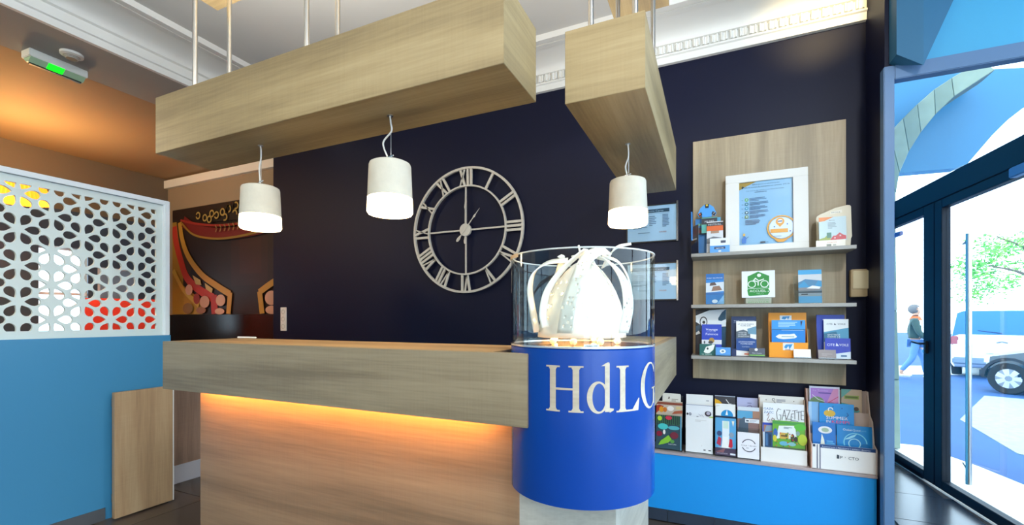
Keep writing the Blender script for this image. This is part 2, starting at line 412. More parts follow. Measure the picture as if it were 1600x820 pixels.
gr = struct(box('street', 1.2, -4, -.12, 40, 60, -.03, mat('#1c4a80', .8, noise=.3, nscale=1.5, name='asphalt')))
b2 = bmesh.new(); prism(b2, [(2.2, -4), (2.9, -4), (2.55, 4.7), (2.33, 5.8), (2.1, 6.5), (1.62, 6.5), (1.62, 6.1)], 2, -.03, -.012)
struct(finish('sunlit_pavement', b2, mat('#e3e2da', .8, noise=.1, nscale=4)))  # white colour and outline stand in for sunlight on the ground
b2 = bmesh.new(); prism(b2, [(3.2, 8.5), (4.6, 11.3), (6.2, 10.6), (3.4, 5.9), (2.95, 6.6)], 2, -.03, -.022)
struct(finish('sunlit_road', b2, mat('#8f9c98', .9, noise=.25, nscale=12)))  # sunlit stretch of road, its brightness put into the paler colour
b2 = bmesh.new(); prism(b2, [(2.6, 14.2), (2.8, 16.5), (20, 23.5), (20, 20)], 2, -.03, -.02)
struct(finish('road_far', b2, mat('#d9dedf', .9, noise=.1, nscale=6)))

# ================================================================== BUILT-IN FURNITURE
CT, CB_ = H-.11, H-.343
ZDB = H-.5655
ct = thing('reception_counter', 'oak reception counter with deep apron and glowing recessed base', 'counter', (-1.5, 1.7, 0))
def part(name, x0, y0, z0, x1, y1, z1, m, root, bev=0):
    b2 = bmesh.new(); L = root.location; cx, cy = (x0+x1)/2, (y0+y1)/2
    bx(b2, x0-cx, y0-cy, 0, x1-cx, y1-cy, z1-z0, bev)
    if m in (WX, WY):                         # end faces take the board that runs along them
        b2.normal_update()
        for f in b2.faces:
            if abs(f.normal.x) > .9: f.material_index = 1
        if m is WY:
            for f in b2.faces:
                if abs(f.normal.y) > .9: f.material_index = 2
        m = [m, WY, WX]
    return finish(name, b2, m, root, (cx-L.x, cy-L.y, z0-L.z))
part('apron', -2.47, 1.30, CB_, -.535, 1.335, CT, WXG, ct, .0015)
part('worktop', -2.47, 1.335, CT-.04, -.675, 1.70, CT, wood('oak_worktop', 'X', ('8f7250', 'a5855c', 'b7966a')), ct)
b2 = bmesh.new()                              # apron of the short leg of the counter
part('apron', -.25, 1.72, CB_, -.215, 2.92, CT, WYG, ct, .0015)
part('worktop', -.70, 1.775, CT-.04, -.25, 2.92, CT, WY, ct)
part('apron', -.70, 2.885, CB_, -.25, 2.92, CT-.04, WX, ct)
part('apron', -2.47, 1.335, CB_, -2.435, 1.70, CT-.04, WY, ct)
b2.free()
part('base_panel', -2.34, 1.40, 0, -.605, 1.43, CT-.04, wood('oak_base', 'X', ('7f6850', '967a5e', 'a88b6b')), ct)
part('base_panel', -2.34, 1.43, 0, -2.31, 1.70, CT-.04, WZ, ct)
part('base_panel', -.33, 1.60, 0, -.30, 2.30, CT-.04, wood('oak_base_lit_y', 'Y', ('a39c8e', 'bab3a4', 'cbc5b6')), ct)  # paler oak: light from the right is put into the colour
b2 = bmesh.new(); P = [(-.605, 1.40), (-.30, 1.50), (-.30, 1.60), (-.36, 1.60), (-.605, 1.45)]; prism(b2, [(x+1.5, y-1.7) for x, y in P], 2, 0, ZDB)
finish('base_panel', b2, wood('oak_base_lit', 'X', ('a39c8e', 'bab3a4', 'cbc5b6')), ct)  # same paler oak, brighter light on this face painted in
part('led_strip', -2.33, 1.337, CB_+.012, -.70, 1.352, CB_+.03, mat('#ffad50', .5, emit=75, name='led_glow'), ct)
b2 = bmesh.new(); tube(b2, [(0, 0, .006), (.13, .012, .006)], [.005, .0045], 8); tube(b2, [(.13, .012, .006), (.137, .0126, .006)], [.0035, .001], 8)
tag(finish('ballpoint_pen', b2, mat('#f2f2f0', .3), None, (-2.43, 1.655, CT+.0005), smooth=True), 'white ballpoint pen lying on the counter near the white screen', 'pen')

# blue display drum
cx, cy, RC = -.425, 1.527, .2445
KD = .919
dr = thing('display_drum', 'round blue display drum with white serif letters at the counter corner', 'display stand', (cx, cy, 0))
ZD0, ZD1 = H-.565, H-.090
b2 = bmesh.new(); lathe(b2, [(RC, ZD0), (RC, ZD1-.004), (RC-.004, ZD1)], 96)
finish('drum', b2, mat('#063f98', .24, name='drum_blue'), dr, smooth=True)
b2 = bmesh.new(); lathe(b2, [(RC-.01, ZD1), (RC-.01, ZD1+.004)], 64); finish('top_plate', b2, mat('#b39a86', .08, metal=.85, name='mirror_plate'), dr, smooth=True)
# letters: outlines in units of cap height
def hring(bm, cx_, cy_, ro, ri, tx, a0, a1, n=40):
    for q in range(n):
        A, B = [math.radians(a0+(a1-a0)*(q+j)/n) for j in (0, 1)]
        f = [(cx_+ro[0]*math.cos(A), cy_+ro[1]*math.sin(A)), (cx_+ro[0]*math.cos(B), cy_+ro[1]*math.sin(B)),
             (cx_+tx+ri[0]*math.cos(B), cy_+ri[1]*math.sin(B)), (cx_+tx+ri[0]*math.cos(A), cy_+ri[1]*math.sin(A))]
        bm.append(f)
def rect(L, x0, y0, x1, y1):
    n = max(1, int(abs(x1-x0)/.06))
    for k in range(n):
        a, b = x0+(x1-x0)*k/n, x0+(x1-x0)*(k+1)/n; L.append([(a, y0), (b, y0), (b, y1), (a, y1)])
def stem(L, x, w, y0=0, y1=1, sl=.09, top=True, bot=True, st=.035):
    rect(L, x, y0, x+w, y1)
    for yy, d, on in ((y0, 1, bot), (y1, -1, top)):
        if on:
            rect(L, x-sl, yy, x+w+sl, yy+d*st)
            L.append([(x-sl*.35, yy+d*st), (x, yy+d*st), (x, yy+d*(st+.05))]); L.append([(x+w, yy+d*st), (x+w+sl*.35, yy+d*st), (x+w, yy+d*(st+.05))])
LH = []; stem(LH, .10, .135); stem(LH, .60, .135); rect(LH, .235, .475, .60, .52)
Ld = []; hring(Ld, .27, .33, (.27, .345), (.165, .30), .025, 0, 360); rect(Ld, .435, 0.02, .555, 1.06); Ld.append([(.34, 1.0), (.435, 1.0), (.555, 1.08), (.50, 1.08)]); Ld.append([(.555, .0), (.66, .05), (.66, .085), (.555, .10)])
LL = []; stem(LL, .10, .135); rect(LL, .235, 0, .60, .04); LL.append([(.44, .04), (.60, .04), (.655, .27), (.63, .27)]); LL.append([(.60, 0), (.62, .0), (.655, .27), (.60, .04)])
LG = []; hring(LG, .46, .5, (.46, .53), (.32, .49), .03, 42, 335); rect(LG, .70, 0.05, .83, .42); rect(LG, .60, .40, .92, .435); LG.append([(.76, .78), (.81, .78), (.83, 1.0), (.80, 1.0)])
CAP = .138; zb = H-.2775
for L, u0, uw, nat in ((LH, -.047, .128, .835), (Ld, .090, .088, .66), (LL, .186, .098, .66), (LG, .291, .125, .92)):
    b2 = bmesh.new(); u0 *= KD; uw *= KD; sx = uw/nat
    for f in L:
        vs = []
        for (x, y) in f:
            ph = (u0+x*sx)/RC; r = RC+.0012
            vs.append(b2.verts.new((r*math.sin(ph), -r*math.cos(ph), zb+y*CAP)))
        try:
            fc = b2.faces.new(vs); fc.normal_update()
            if fc.normal.xy.dot(fc.calc_center_median().xy) < 0: fc.normal_flip()
        except ValueError: pass
    finish('letter', b2, wood('letter_wood', 'X', ('b9aa92', 'cfc2aa', 'ded3be')), dr, smooth=None)

# clear dome standing on the drum
b2 = bmesh.new(); lathe(b2, [(RC, 0), (RC, .302), (RC-.005, .302), (RC-.005, 0)], 96, closed=True)
gd = thing('dome', 'clear open topped acrylic cylinder around the white metal crown', 'display case', (cx, cy, ZD1+.001))
finish('tube', b2, DOME, gd, smooth=True)
b2 = bmesh.new(); lathe(b2, [(RC+.0015, 0), (RC+.0015, .006), (RC-.0065, .006), (RC-.0065, 0)], 96, closed=True); finish('bottom_rim', b2, mat('#d9dcdc', .15, metal=.6), gd, smooth=True)
b2 = bmesh.new(); lathe(b2, [(RC+.0008, .299), (RC+.0008, .303), (RC-.0058, .303), (RC-.0058, .299)], 96, closed=True); finish('top_rim', b2, mat('#c4c8c4', .3), gd, smooth=True)
b2 = bmesh.new()
for q in range(8):
    A, B = [math.radians(205+q*3.2+j*3.2) for j in (0, 1)]
    r = RC+.003
    for (ra, rb) in ((r, r),): 
        vs = [b2.verts.new(p) for p in ((r*math.cos(A), r*math.sin(A), .290), (r*math.cos(B), r*math.sin(B), .290), (r*math.cos(B), r*math.sin(B), .303), (r*math.cos(A), r*math.sin(A), .303))]; b2.faces.new(vs)
finish('tape_strip', b2, mat('#c9a983', .4), gd)

# ------------------------------------------------------------------ the metal crown lamp
ux = Vector((math.cos(math.radians(24.33)), math.sin(math.radians(24.33)), 0)); uy = Vector((-ux.y, ux.x, 0))
CZ = H-.0625
cr = thing('crown_lamp', 'white perforated metal crown lit from within inside the clear cylinder', 'lamp', (cx, cy, CZ)); cr.scale = (KD, KD, KD)
CWH = mat('#f1ede2', .32, name='crown_metal', spec=.6)
def V3(u, w, v): return ux*u+uy*w+Vector((0, 0, v))
def holed(bm, F, nu, nv, hole, wrap=True):
    """a surface with real round holes in chosen cells"""
    G = {}
    def vert(i, j):
        k = (i % nu if wrap else i, j)
        if k not in G: G[k] = bm.verts.new(F(k[0]/nu, k[1]/nv))
        return G[k]
    def mid(i, j, fi, fj): 
        k = ((round((i+fi)*2)) % (2*nu) if wrap else round((i+fi)*2), round((j+fj)*2), 'm')
        if k not in G: G[k] = bm.verts.new(F((k[0]/2)/nu, (k[1]/2)/nv))
        return G[k]
    hs = {(i, j): hole(i, j) for i in range(nu) for j in range(nv)}
    def H_(i, j): return hs.get((i % nu if wrap else i, j), 0)
    for i in range(nu):
        for j in range(nv):
            s = H_(i, j)
            c = [vert(i, j), vert(i+1, j), vert(i+1, j+1), vert(i, j+1)]
            e = [((.5, 0), (0, -1)), ((1, .5), (1, 0)), ((.5, 1), (0, 1)), ((0, .5), (-1, 0))]
            ring = []
            for k in range(4):
                ring.append((c[k], ((0, 0), (1, 0), (1, 1), (0, 1))[k]))
                if s or H_(i+e[k][1][0], j+e[k][1][1]): ring.append((mid(i, j, *e[k][0]), e[k][0]))
            if not s: bm.faces.new([r[0] for r in ring]); continue
            inn = []
            for v, (a, b) in ring:
                d = Vector((a-.5, b-.5)); d = d.normalized()*s
                inn.append(bm.verts.new(F(((i+.5+d.x) % nu if wrap else i+.5+d.x)/nu, (j+.5+d.y)/nv)))
            n = len(ring)
            for k in range(n): bm.faces.new((ring[k][0], ring[(k+1) % n][0], inn[(k+1) % n], inn[k]))
prof = [(.166, 0), (.163, .035), (.154, .08), (.141, .125), (.122, .17), (.098, .212), (.070, .248), (.040, .275), (.012, .288)]
def bell(a, t):
    k = t*(len(prof)-1); i = min(int(k), len(prof)-2); f = k-i
    r = prof[i][0]*(1-f)+prof[i+1][0]*f; z = prof[i][1]*(1-f)+prof[i+1][1]*f
    th = 2*PI*a
    return V3(r*math.cos(th)+.012*(z/.29), r*math.sin(th), z)
rd = random.Random(3); b2 = bmesh.new()
holed(b2, bell, 44, 16, lambda i, j: rd.choice((.18, .26, .36)) if 2 < j < 12 and rd.random() < .2 else 0)
body = finish('bell', b2, CWH, cr, smooth=True); sm = body.modifiers.new('s', 'SOLIDIFY'); sm.thickness = .003
def ribbon(name, path, width, wdir, holes=None, k=6, taper=None):
    P = smooth_path([V3(*p) for p in path], k); nv = len(P)-1; wd = [V3(*(d[0], d[1], d[2])) .normalized() for d in wdir]
    def F(a, t):
        q = t*nv; i = min(int(q), nv-1); f = q-i; p = P[i].lerp(P[i+1], f)
        d = wd[0].lerp(wd[-1], t).normalized()
        w_ = width*(1 if taper is None else 1-(1-taper)*t)
        return p+d*(a-.5)*w_
    b2 = bmesh.new(); holed(b2, F, 4, nv, holes or (lambda i, j: 0), wrap=False)
    o = finish(name, b2, CWH, cr, smooth=True); s = o.modifiers.new('s', 'SOLIDIFY'); s.thickness = .0045; s.offset = 0
    return o
q_ = .00235
def pp(x, y, w): return ((x-914)*q_, w, (528-y)*q_)
hl = lambda i, j: (.34 if (j*7+i*3) % 5 == 0 else (.2 if (j*5+i) % 4 == 0 else 0)) if 0 < i < 4 or j % 2 else 0
ribbon('strap', [pp(841, 520, -.06), pp(833, 480, -.08), pp(830, 450, -.07), pp(838, 425, -.05), pp(860, 409, -.02), pp(893, 404, .01)], .060, [(.45, 1, 0), (.15, 1, .45)])
ribbon('strap', [pp(852, 512, -.13), pp(848, 490, -.145), pp(856, 456, -.13), pp(880, 423, -.09), pp(905, 400, -.04), pp(921, 387, -.01)], .050, [(.7, 1, 0), (.5, 1, .1)])
ribbon('strap', [pp(878, 520, -.185), pp(884, 480, -.188), pp(898, 440, -.172), pp(912, 412, -.135), pp(932, 396, -.08), pp(955, 391, -.02)], .060, [(.8, -.65, 0), (.5, -.4, -.6)], hl, taper=.7)
ribbon('strap', [pp(955, 413, .03), pp(958, 398, -.01), pp(968, 386, -.04), pp(988, 382, -.06)], .032, [(.9, .2, .5), (.1, 1, .9)], hl, taper=.35)
ribbon('strap', [pp(985, 515, -.05), pp(990, 480, -.06), pp(986, 440, -.05), pp(972, 410, -.03), pp(948, 397, 0)], .036, [(.4, 1, 0), (.2, 1, .4)], hl)
ribbon('strap', [pp(965, 520, -.16), pp(972, 480, -.16), pp(968, 440, -.13), pp(952, 410, -.07), pp(930, 398, -.02)], .040, [(1, .4, 0), (.8, .6, -.5)], hl)
ribbon('strap', [pp(930, 520, .17), pp(950, 470, .19), pp(948, 430, .14), pp(930, 402, .05), pp(905, 396, .0)], .036, [(1, 0, 0), (1, 0, .3)])
ribbon('strap', [pp(880, 520, .16), pp(868, 470, .17), pp(880, 425, .11), pp(884, 400, .03), pp(879, 397, 0)], .030, [(1, .2, 0), (.6, .6, .4)])
b2 = bmesh.new(); tube(b2, smooth_path([V3(*pp(915, 405, 0)), V3(*pp(912, 392, 0)), V3(*pp(910, 380, .005))]), .004, 8); finish('finial', b2, CWH, cr, smooth=True)
for a in (215, 250, 290, 330, 60, 130):
    b2 = bmesh.new(); bmesh.ops.create_uvsphere(b2, u_segments=14, v_segments=10, radius=.0125)
    p = V3(.14*math.cos(math.radians(a)), .14*math.sin(math.radians(a)), -.0125)
    finish('ball_foot', b2, mat('#f4e7c4', .1, spec=.8), cr, p, smooth=True)
lamp('crown_bulb', 'POINT', Vector((cx-.03, cy, CZ+.09)), 16, (1, .62, .25), shadow_soft_size=.03)
tag(sheet('name_card', .046, .009, '#f3f3ee', [('t', 'MERCI DE', .12, .25, .76, .5, '#222222')], None, V3(-.005, -.228, 0)+Vector((cx, cy, ZD1+.0045)), (0, 0, math.radians(24.33))),
    'tiny white name card at the foot of the crown on the drum', 'card')
# unseen spotlight with its fixture, added to brighten the crown
sp = thing('added_spotlight', 'added unseen spotlight aimed at the crown on the drum', 'spotlight', (1.30, 1.25, ZC))
b2 = bmesh.new(); lathe(b2, [(.05, -.02), (.05, 0)], 20); finish('mount', b2, WHITE, sp)
b2 = bmesh.new(); d = (Vector((cx, cy, 1.5))-Vector((1.30, 1.25, ZC))).normalized(); tube(b2, [(0, 0, -.02), (0, 0, -.07)], .008); tube(b2, [Vector((0, 0, -.08))-d*.05, Vector((0, 0, -.08))+d*.05], .032, 18); finish('lamp_head', b2, WHITE, sp, smooth=True)
lamp('added_spot_beam', 'SPOT', Vector((1.30, 1.25, ZC-.08))+d*.08, 95, (1, .95, .86), (cx+.08, cy, H+.10), spot_size=math.radians(11), spot_blend=.4, shadow_soft_size=.03)

# ------------------------------------------------------------------ oak boxes hung over the counter
BZ0, BZ1 = H+.82, H+1.097
def rods(root, pts):
    for x, y in pts:
        b2 = bmesh.new(); tube(b2, [(0, 0, 0), (0, 0, H+1.70-BZ1)], .0115, 16); o = finish('rod', b2, STEEL, root, (x-root.location.x, y-root.location.y, BZ1-root.location.z), smooth=True)
        b3 = bmesh.new(); lathe(b3, [(.02, 0), (.02, .006)], 16); finish('flange', b3, STEEL, o, (0, 0, 0), smooth=True)
# hidden area lamps added above the beams to lift the ceiling brightness
lamp('beam_fill_light', 'AREA', (-1.57, 1.52, BZ1+.03), 18, (1, .95, .88), (-1.57, 1.75, ZC), shape='RECTANGLE', size=1.7, size_y=.08)
lamp('beam_fill_light', 'AREA', (-1.57, 1.36, BZ1+.03), 17, (1, .95, .88), (-1.57, 1.1, ZC), shape='RECTANGLE', size=1.7, size_y=.08)
lamp('beam_fill_light', 'AREA', (-.37, 2.75, BZ1+.03), 4.5, (1, .95, .88), (-.37, 2.9, ZC), shape='RECTANGLE', size=.2, size_y=.3)
b1 = thing('hanging_beam', 'long boxed oak beam hung on steel rods over the main counter', 'beam', (-1.57, 1.45, BZ0), group=None)
part('box', -2.53, 1.30, BZ0, -.617, 1.586, BZ1, WX, b1, .0015)
part('ceiling_box', -2.50, 1.30, H+1.70, -.617, 1.586, ZC, WX, b1)
rods(b1, [(x, y) for x in (-2.315, -1.56, -.80) for y in (1.36, 1.53)])
bb = thing('hanging_beam', 'shorter boxed oak beam hung end-on toward the back wall above the clear cylinder', 'beam', (-.374, 2.34, BZ0))
part('box', -.522, 1.646, BZ0, -.2255, 3.04, BZ1, WY, bb, .0015)
part('ceiling_box', -.522, 1.646, H+1.70, -.2255, 2.57, ZC, WY, bb)
rods(bb, [(x, y) for x in (-.445, -.275) for y in (1.74, 2.28)])

CONC = mat('#cdc5b2', .85, noise=.12, bump=.25, nscale=22, name='concrete')
LIT = mat('#ffe2ac', .4, emit=9, name='lit_glass')
def pendant(x, y, top, label, bend):
    t = thing('pendant_lamp', label, 'lamp', (x, y, BZ0), group='concrete pendant lamps under the oak beams')
    zt, zm, zb_ = top
    b2 = bmesh.new(); lathe(b2, [(.012, zt+.002), (.070, zt+.001), (.080, zt-.004), (.083, zt-.012), (.0885, zm), (.082, zm), (.077, zt-.016), (.0, zt-.014)], 48)
    finish('shade', b2, CONC, t, smooth=True)
    b2 = bmesh.new(); lathe(b2, [(.080, zm+.02), (.0885, zm-.0005), (.0905, zb_+.012), (.085, zb_+.003), (.07, zb_), (.0, zb_)], 48)
    finish('diffuser', b2, LIT, t, smooth=True)
    b2 = bmesh.new(); tube(b2, smooth_path([(0, 0, 0), (.003, 0, -.03), (.006*bend, 0, -.065), (-.035*bend, 0, -.105), (-.012*bend, 0, zt+.025), (0, 0, zt)]), .0035, 8); finish('cord', b2, mat('#e8e4da', .5), t, smooth=True)
    b2 = bmesh.new(); tube(b2, [(.004, 0, 0), (.004, 0, zt+.03)], .0011, 6)
    finish('suspension_wire', b2, STEEL, t)
    b2 = bmesh.new(); tube(b2, [(.024*math.cos(a), 0, zt+.026*math.sin(a)) for a in [PI*k/12 for k in range(13)]], .0018, 6); tube(b2, [(-.012, 0, zt+.026), (.016, 0, zt+.03)], .0035, 8)
    finish('bracket', b2, CHROME, t, smooth=True)
    b2 = bmesh.new(); lathe(b2, [(.012, -.003), (.012, 0)], 16); finish('ceiling_cap', b2, STEEL, t)
    lamp('pendant_bulb', 'POINT', (x, y, BZ0+zb_-.03), 3.5, (1, .78, .45), shadow_soft_size=.06)
pendant(-1.962, 1.447, (-.197, -.335, -.398), 'concrete pendant lamp hanging in front of the baroque mural', .25)
pendant(-1.194, 1.447, (-.193, -.335, -.402), 'concrete pendant lamp with looping cord just beside the wall clock', 1)
pendant(-.372, 2.14, (-.170, -.315, -.385), 'concrete pendant lamp hanging above the clear cylinder', .3)

# ------------------------------------------------------------------ wall clock
kx, kz = -2.045, H+.80
ck = thing('wall_clock', 'large open white metal clock with roman numerals on the navy wall', 'clock', (kx, 3.515, kz))
CW = mat('#cfc8ba', .55, noise=.12, nscale=40, name='clock_metal')
def ringy(r0, r1, d=.012):
    b2 = bmesh.new(); n = 96
    R_ = [[b2.verts.new((r*math.cos(2*PI*k/n), y, r*math.sin(2*PI*k/n))) for k in range(n)] for r, y in ((r0, -d), (r1, -d), (r1, d), (r0, d))]
    for a in range(4):
        for k in range(n): b2.faces.new((R_[a][k], R_[a][(k+1) % n], R_[(a+1) % 4][(k+1) % n], R_[(a+1) % 4][k]))
    return b2
RO, RI = .568, .405
finish('outer_ring', ringy(RO-.020, RO), CW, ck, smooth=True); finish('inner_ring', ringy(RI-.014, RI), CW, ck, smooth=True)
def bar(bm, p, q, w, d=.007):
    p, q = Vector(p), Vector(q); t = (q-p).normalized(); n = Vector((-t.y, t.x))*w/2
    prism(bm, [tuple(p+n), tuple(p-n), tuple(q-n), tuple(q+n)], 1, -d, d)
NUM = ['XII', 'I', 'II', 'III', 'IV', 'V', 'VI', 'VII', 'VIII', 'IX', 'X', 'XI']
wid = {'I': .035, 'V': .075, 'X': .075}
for n_, s in enumerate(NUM):
    b2 = bmesh.new(); tot = sum(wid[c] for c in s); x = -tot/2; hh = RO-RI-.012
    for c in s:
        w_ = wid[c]; c_ = x+w_/2
        if c == 'I': bar(b2, (c_, 0), (c_, hh), .021)
        elif c == 'V': bar(b2, (c_-.024, hh), (c_+.004, 0), .021); bar(b2, (c_+.026, hh), (c_+.004, 0), .012)
        else: bar(b2, (c_-.024, hh), (c_+.024, 0), .021); bar(b2, (c_+.024, hh), (c_-.024, 0), .011)
        x += w_
    a = -2*PI*n_/12
    o = finish('numeral', b2, CW, ck)
    m = Matrix.Rotation(-a, 4, 'Y') @ Matrix.Translation((0, 0, RI-.004)); o.matrix_local = m
for p, q in (((0, .04), (0, RI-.01)), ((0, -.04), (0, -RI+.01)), ((.04, 0), (RI-.01, 0)), ((-.04, 0), (-RI+.01, 0))):
    b2 = bmesh.new(); bar(b2, p, q, .014, .004); finish('spoke', b2, CW, ck)
b2 = bmesh.new(); lathe(b2, [(.056, -.012), (.056, .012)], 40); o = finish('hub', b2, CW, ck, (0, -.006, 0), (PI/2, 0, 0), smooth=False)
hands = (('hour_hand', .235, 40, .011, .135), ('minute_hand', .33, 0, .010, .13))
for nm, ln, ang, w_, tl in hands:
    b2 = bmesh.new(); prism(b2, [(-w_*.5, 0), (-w_*.3, ln*.55), (-w_*.9, ln*.62), (-w_*.25, ln*.75), (0, ln), (w_*.25, ln*.75), (w_*.9, ln*.62), (w_*.3, ln*.55), (w_*.5, 0), (w_*.35, -tl*.45), (w_*1.3, -tl*.75), (w_*1.1, -tl*.92), (0, -tl), (-w_*1.1, -tl*.92), (-w_*1.3, -tl*.75), (-w_*.35, -tl*.45)], 1, -.002, .002)
    finish(nm, b2, CW, ck, (0, -.020 if nm == 'hour_hand' else -.0145, 0), (0, math.radians(ang), 0))
b2 = bmesh.new(); lathe(b2, [(.02, -.014), (.02, .0)], 12); finish('wall_spacer', b2, CW, ck, (0, .035, 0), (-PI/2, 0, 0))
# ------------------------------------------------------------------ sockets, exit sign, detector, certificates, thermostat box
so = thing('power_socket', 'upright white triple socket on the navy wall near the mural', 'socket', (-4.425, 3.55, H-.135))
b2 = bmesh.new(); bx(b2, -.045, -.012, 0, .045, 0, .265, .003); finish('plate', b2, mat('#e6e0d6', .4), so)
for k in range(3):
    b2 = bmesh.new(); lathe(b2, [(.026, -.001), (.028, .003), (.021, .003), (.019, -.001)], 20, closed=True); finish('outlet_ring', b2, mat('#c9c3b8', .4), so, (0, -.0125, .05+.082*k), (PI/2, 0, 0), smooth=True)
ex = thing('exit_sign', 'white emergency light box with green glow under the bulkhead', 'emergency light', (-4.43, 1.63, ZB), math.radians(3))
b2 = bmesh.new(); bx(b2, -.055, -.165, -.055, .055, .165, 0, .004); finish('housing', b2, mat('#dfe2da', .4), ex)
b2 = bmesh.new(); prism(b2, [(-.05, -.055), (.05, -.055), (.012, -.085), (-.012, -.085)], 1, -.155, .155); finish('diffuser', b2, mat('#a9c9a6', .3), ex)
b2 = bmesh.new(); prism(b2, [(.05, -.057), (.052, -.055), (.014, -.087), (.012, -.087)], 1, -.06, .03); finish('green_lamp', b2, mat('#12e020', .3, emit=1.6), ex)
b2 = bmesh.new(); prism(b2, [(-.011, -.0855), (.011, -.0855), (.009, -.095), (-.009, -.095)], 1, -.145, .145); finish('lower_rail', b2, mat('#27331f', .4), ex)
sd = thing('smoke_detector', 'round white smoke detector under the bulkhead beside the green emergency light', 'smoke detector', (-4.20, 1.63, ZB))
b2 = bmesh.new(); lathe(b2, [(.064, 0), (.064, -.016), (.056, -.02)], 32); finish('housing', b2, mat('#e9e6dc', .5), sd, smooth=True)
for k in range(3):
    b2 = bmesh.new(); r = .047-.006*k; z = -.021-.007*k; lathe(b2, [(r, z), (r, z-.003), (r-.012, z-.003), (r-.012, z)], 28, closed=True); finish('grille_ring', b2, mat('#d2cec2', .5), sd, smooth=True)
b2 = bmesh.new(); lathe(b2, [(.030, -.018), (.030, -.040)], 20); finish('core', b2, mat('#6d6a62', .6), sd)
def cert(z, label):
    t = thing('framed_certificate', label, 'picture frame', (-.437, 3.55, z))
    w, h = .372, .283; fr = mat('#15161a', .3)
    for a in ((-w/2, 0, w/2, .008), (-w/2, h-.008, w/2, h), (-w/2, .008, -w/2+.008, h-.008)):
        b2 = bmesh.new(); bx(b2, a[0], -.02, a[1], a[2], 0, a[3]); finish('frame_rail', b2, fr, t)
    b2 = bmesh.new(); bx(b2, w/2-.008, -.024, -.003, w/2+.004, 0, h+.012, .001); finish('side_clip', b2, mat('#8e8f94', .25, metal=.8), t)
    sheet('print', w-.016, h-.016, '#d5e2f2', [('r', .06, .80, .86, .90, '#3d5468'), ('t', 'Petite Carte', .40, .825, .34, .05, '#c9d6e2'), ('r', .20, .765, .86, .772, '#8798a8'),
        ('lines', .12, .45, .38, .70, 6, '#8b9ab0'), ('lines', .45, .42, .6, .72, 6, '#8b9ab0'), ('lines', .72, .38, .86, .74, 9, '#7686a0'), ('lines', .12, .36, .5, .42, 2, '#6c7c98'), ('lines', .22, .225, .66, .26, 1, '#8b9ab0'),
        ('t', '10,00', .66, .225, .14, .04, '#c2542e')], t, (0, -.013, .008))
    b2 = bmesh.new(); bx(b2, -w/2+.008, -.018, .008, w/2-.008, -.0165, h-.008); finish('glazing', b2, GLASS, t)
cert(1.996, 'framed price sheet on the navy wall, the higher of two')
cert(1.555, 'framed price sheet on the navy wall, the lower of two, behind the clear cylinder')
th = thing('wall_sconce', 'small cream box fixture on the navy wall beside the glazed portal', 'wall fixture', (.835, 3.55, H+.14))
b2 = bmesh.new(); bx(b2, -.043, -.05, 0, .043, 0, .175, .004); finish('housing', b2, mat('#b9a47e', .5), th)
b2 = bmesh.new(); bx(b2, -.034, -.058, .05, .050, -.05, .165, .003); finish('cover', b2, mat('#d8cba6', .45), th)
# warm wall washer on the ceiling, out of frame above the brochure board
ul = thing('wall_washer', 'warm white ceiling spotlight washing the cornice above the brochure board', 'spotlight', (.72, 2.75, ZC))
b2 = bmesh.new(); lathe(b2, [(.045, -.015), (.045, 0)], 20); finish('mount', b2, WHITE, ul)
b2 = bmesh.new(); d = Vector((-.1, .8, -.25)).normalized(); tube(b2, [(0, 0, -.015), (0, 0, -.06)], .008); tube(b2, [Vector((0, 0, -.08))-d*.05, Vector((0, 0, -.08))+d*.05], .03, 18); finish('lamp_head', b2, WHITE, ul, smooth=True)
lamp('washer_beam', 'SPOT', Vector((.72, 2.75, ZC-.08))+d*.07, 38, (1, .74, .34), (.62, 3.55, ZC-.06), spot_size=math.radians(66), spot_blend=1, shadow_soft_size=.03)

# ------------------------------------------------------------------ mural
mu = thing('mural', 'large baroque red and gold mural on dark brown beside the navy wall', 'mural', (-5.72, 3.75, H+.058))
bgm = '#241009'; gold = '#b8862c'; gd2 = '#8e6a22'; red = '#a82a1a'; dr2 = '#6e130c'; pink = '#c99a80'
MW, MH = 2.26, 1.44
def mx(px_, py_): return ((px_-50)/(525-50), 1-(py_-100)/(620-100))   # outline coordinates read on a 475 x 520 grid
def band(pts, w, col):
    P = [Vector(mx(*p)) for p in pts]; P = [Vector((p.x*MW, p.y*MH, 0)) for p in P]; P = smooth_path(P, 5); out = []
    for i, p in enumerate(P):
        t = (P[min(i+1, len(P)-1)]-P[max(0, i-1)]).normalized(); out.append((p, Vector((-t.y, t.x, 0))*w/2))
    cl = lambda v: (min(.999, max(.001, v.x/MW)), min(.999, max(.001, v.y/MH)))
    return [('p', [cl(a+n), cl(b+m), cl(b-m), cl(a-n)], col) for (a, n), (b, m) in zip(out, out[1:])]
S = []
S += [('r', .55, .25, .85, .75, '#2e130b'), ('r', .62, .35, .8, .65, '#371609')]
S += [('p', [mx(50, 400), mx(95, 470), mx(150, 520), mx(185, 560), mx(190, 619), mx(98, 619), mx(90, 580), mx(50, 560)], '#a37a2c')]
S += [('p', [mx(50, 160), mx(70, 160), mx(80, 250), mx(100, 380), mx(105, 619), mx(50, 619)], '#9a7422')]
S += [('p', [mx(75, 165), mx(90, 240), mx(110, 320), mx(140, 400), mx(130, 430), mx(95, 380)], '#3b2409')]
S += band([(58, 180), (68, 260), (90, 350), (120, 440), (175, 500), (240, 545)], .115, '#b4321c')
S += band([(240, 530), (246, 619)], .13, '#a82a1a')
S += band([(88, 165), (100, 250), (130, 340), (190, 430), (260, 490), (312, 528)], .085, gold)
S += band([(312, 520), (305, 619)], .085, gold)
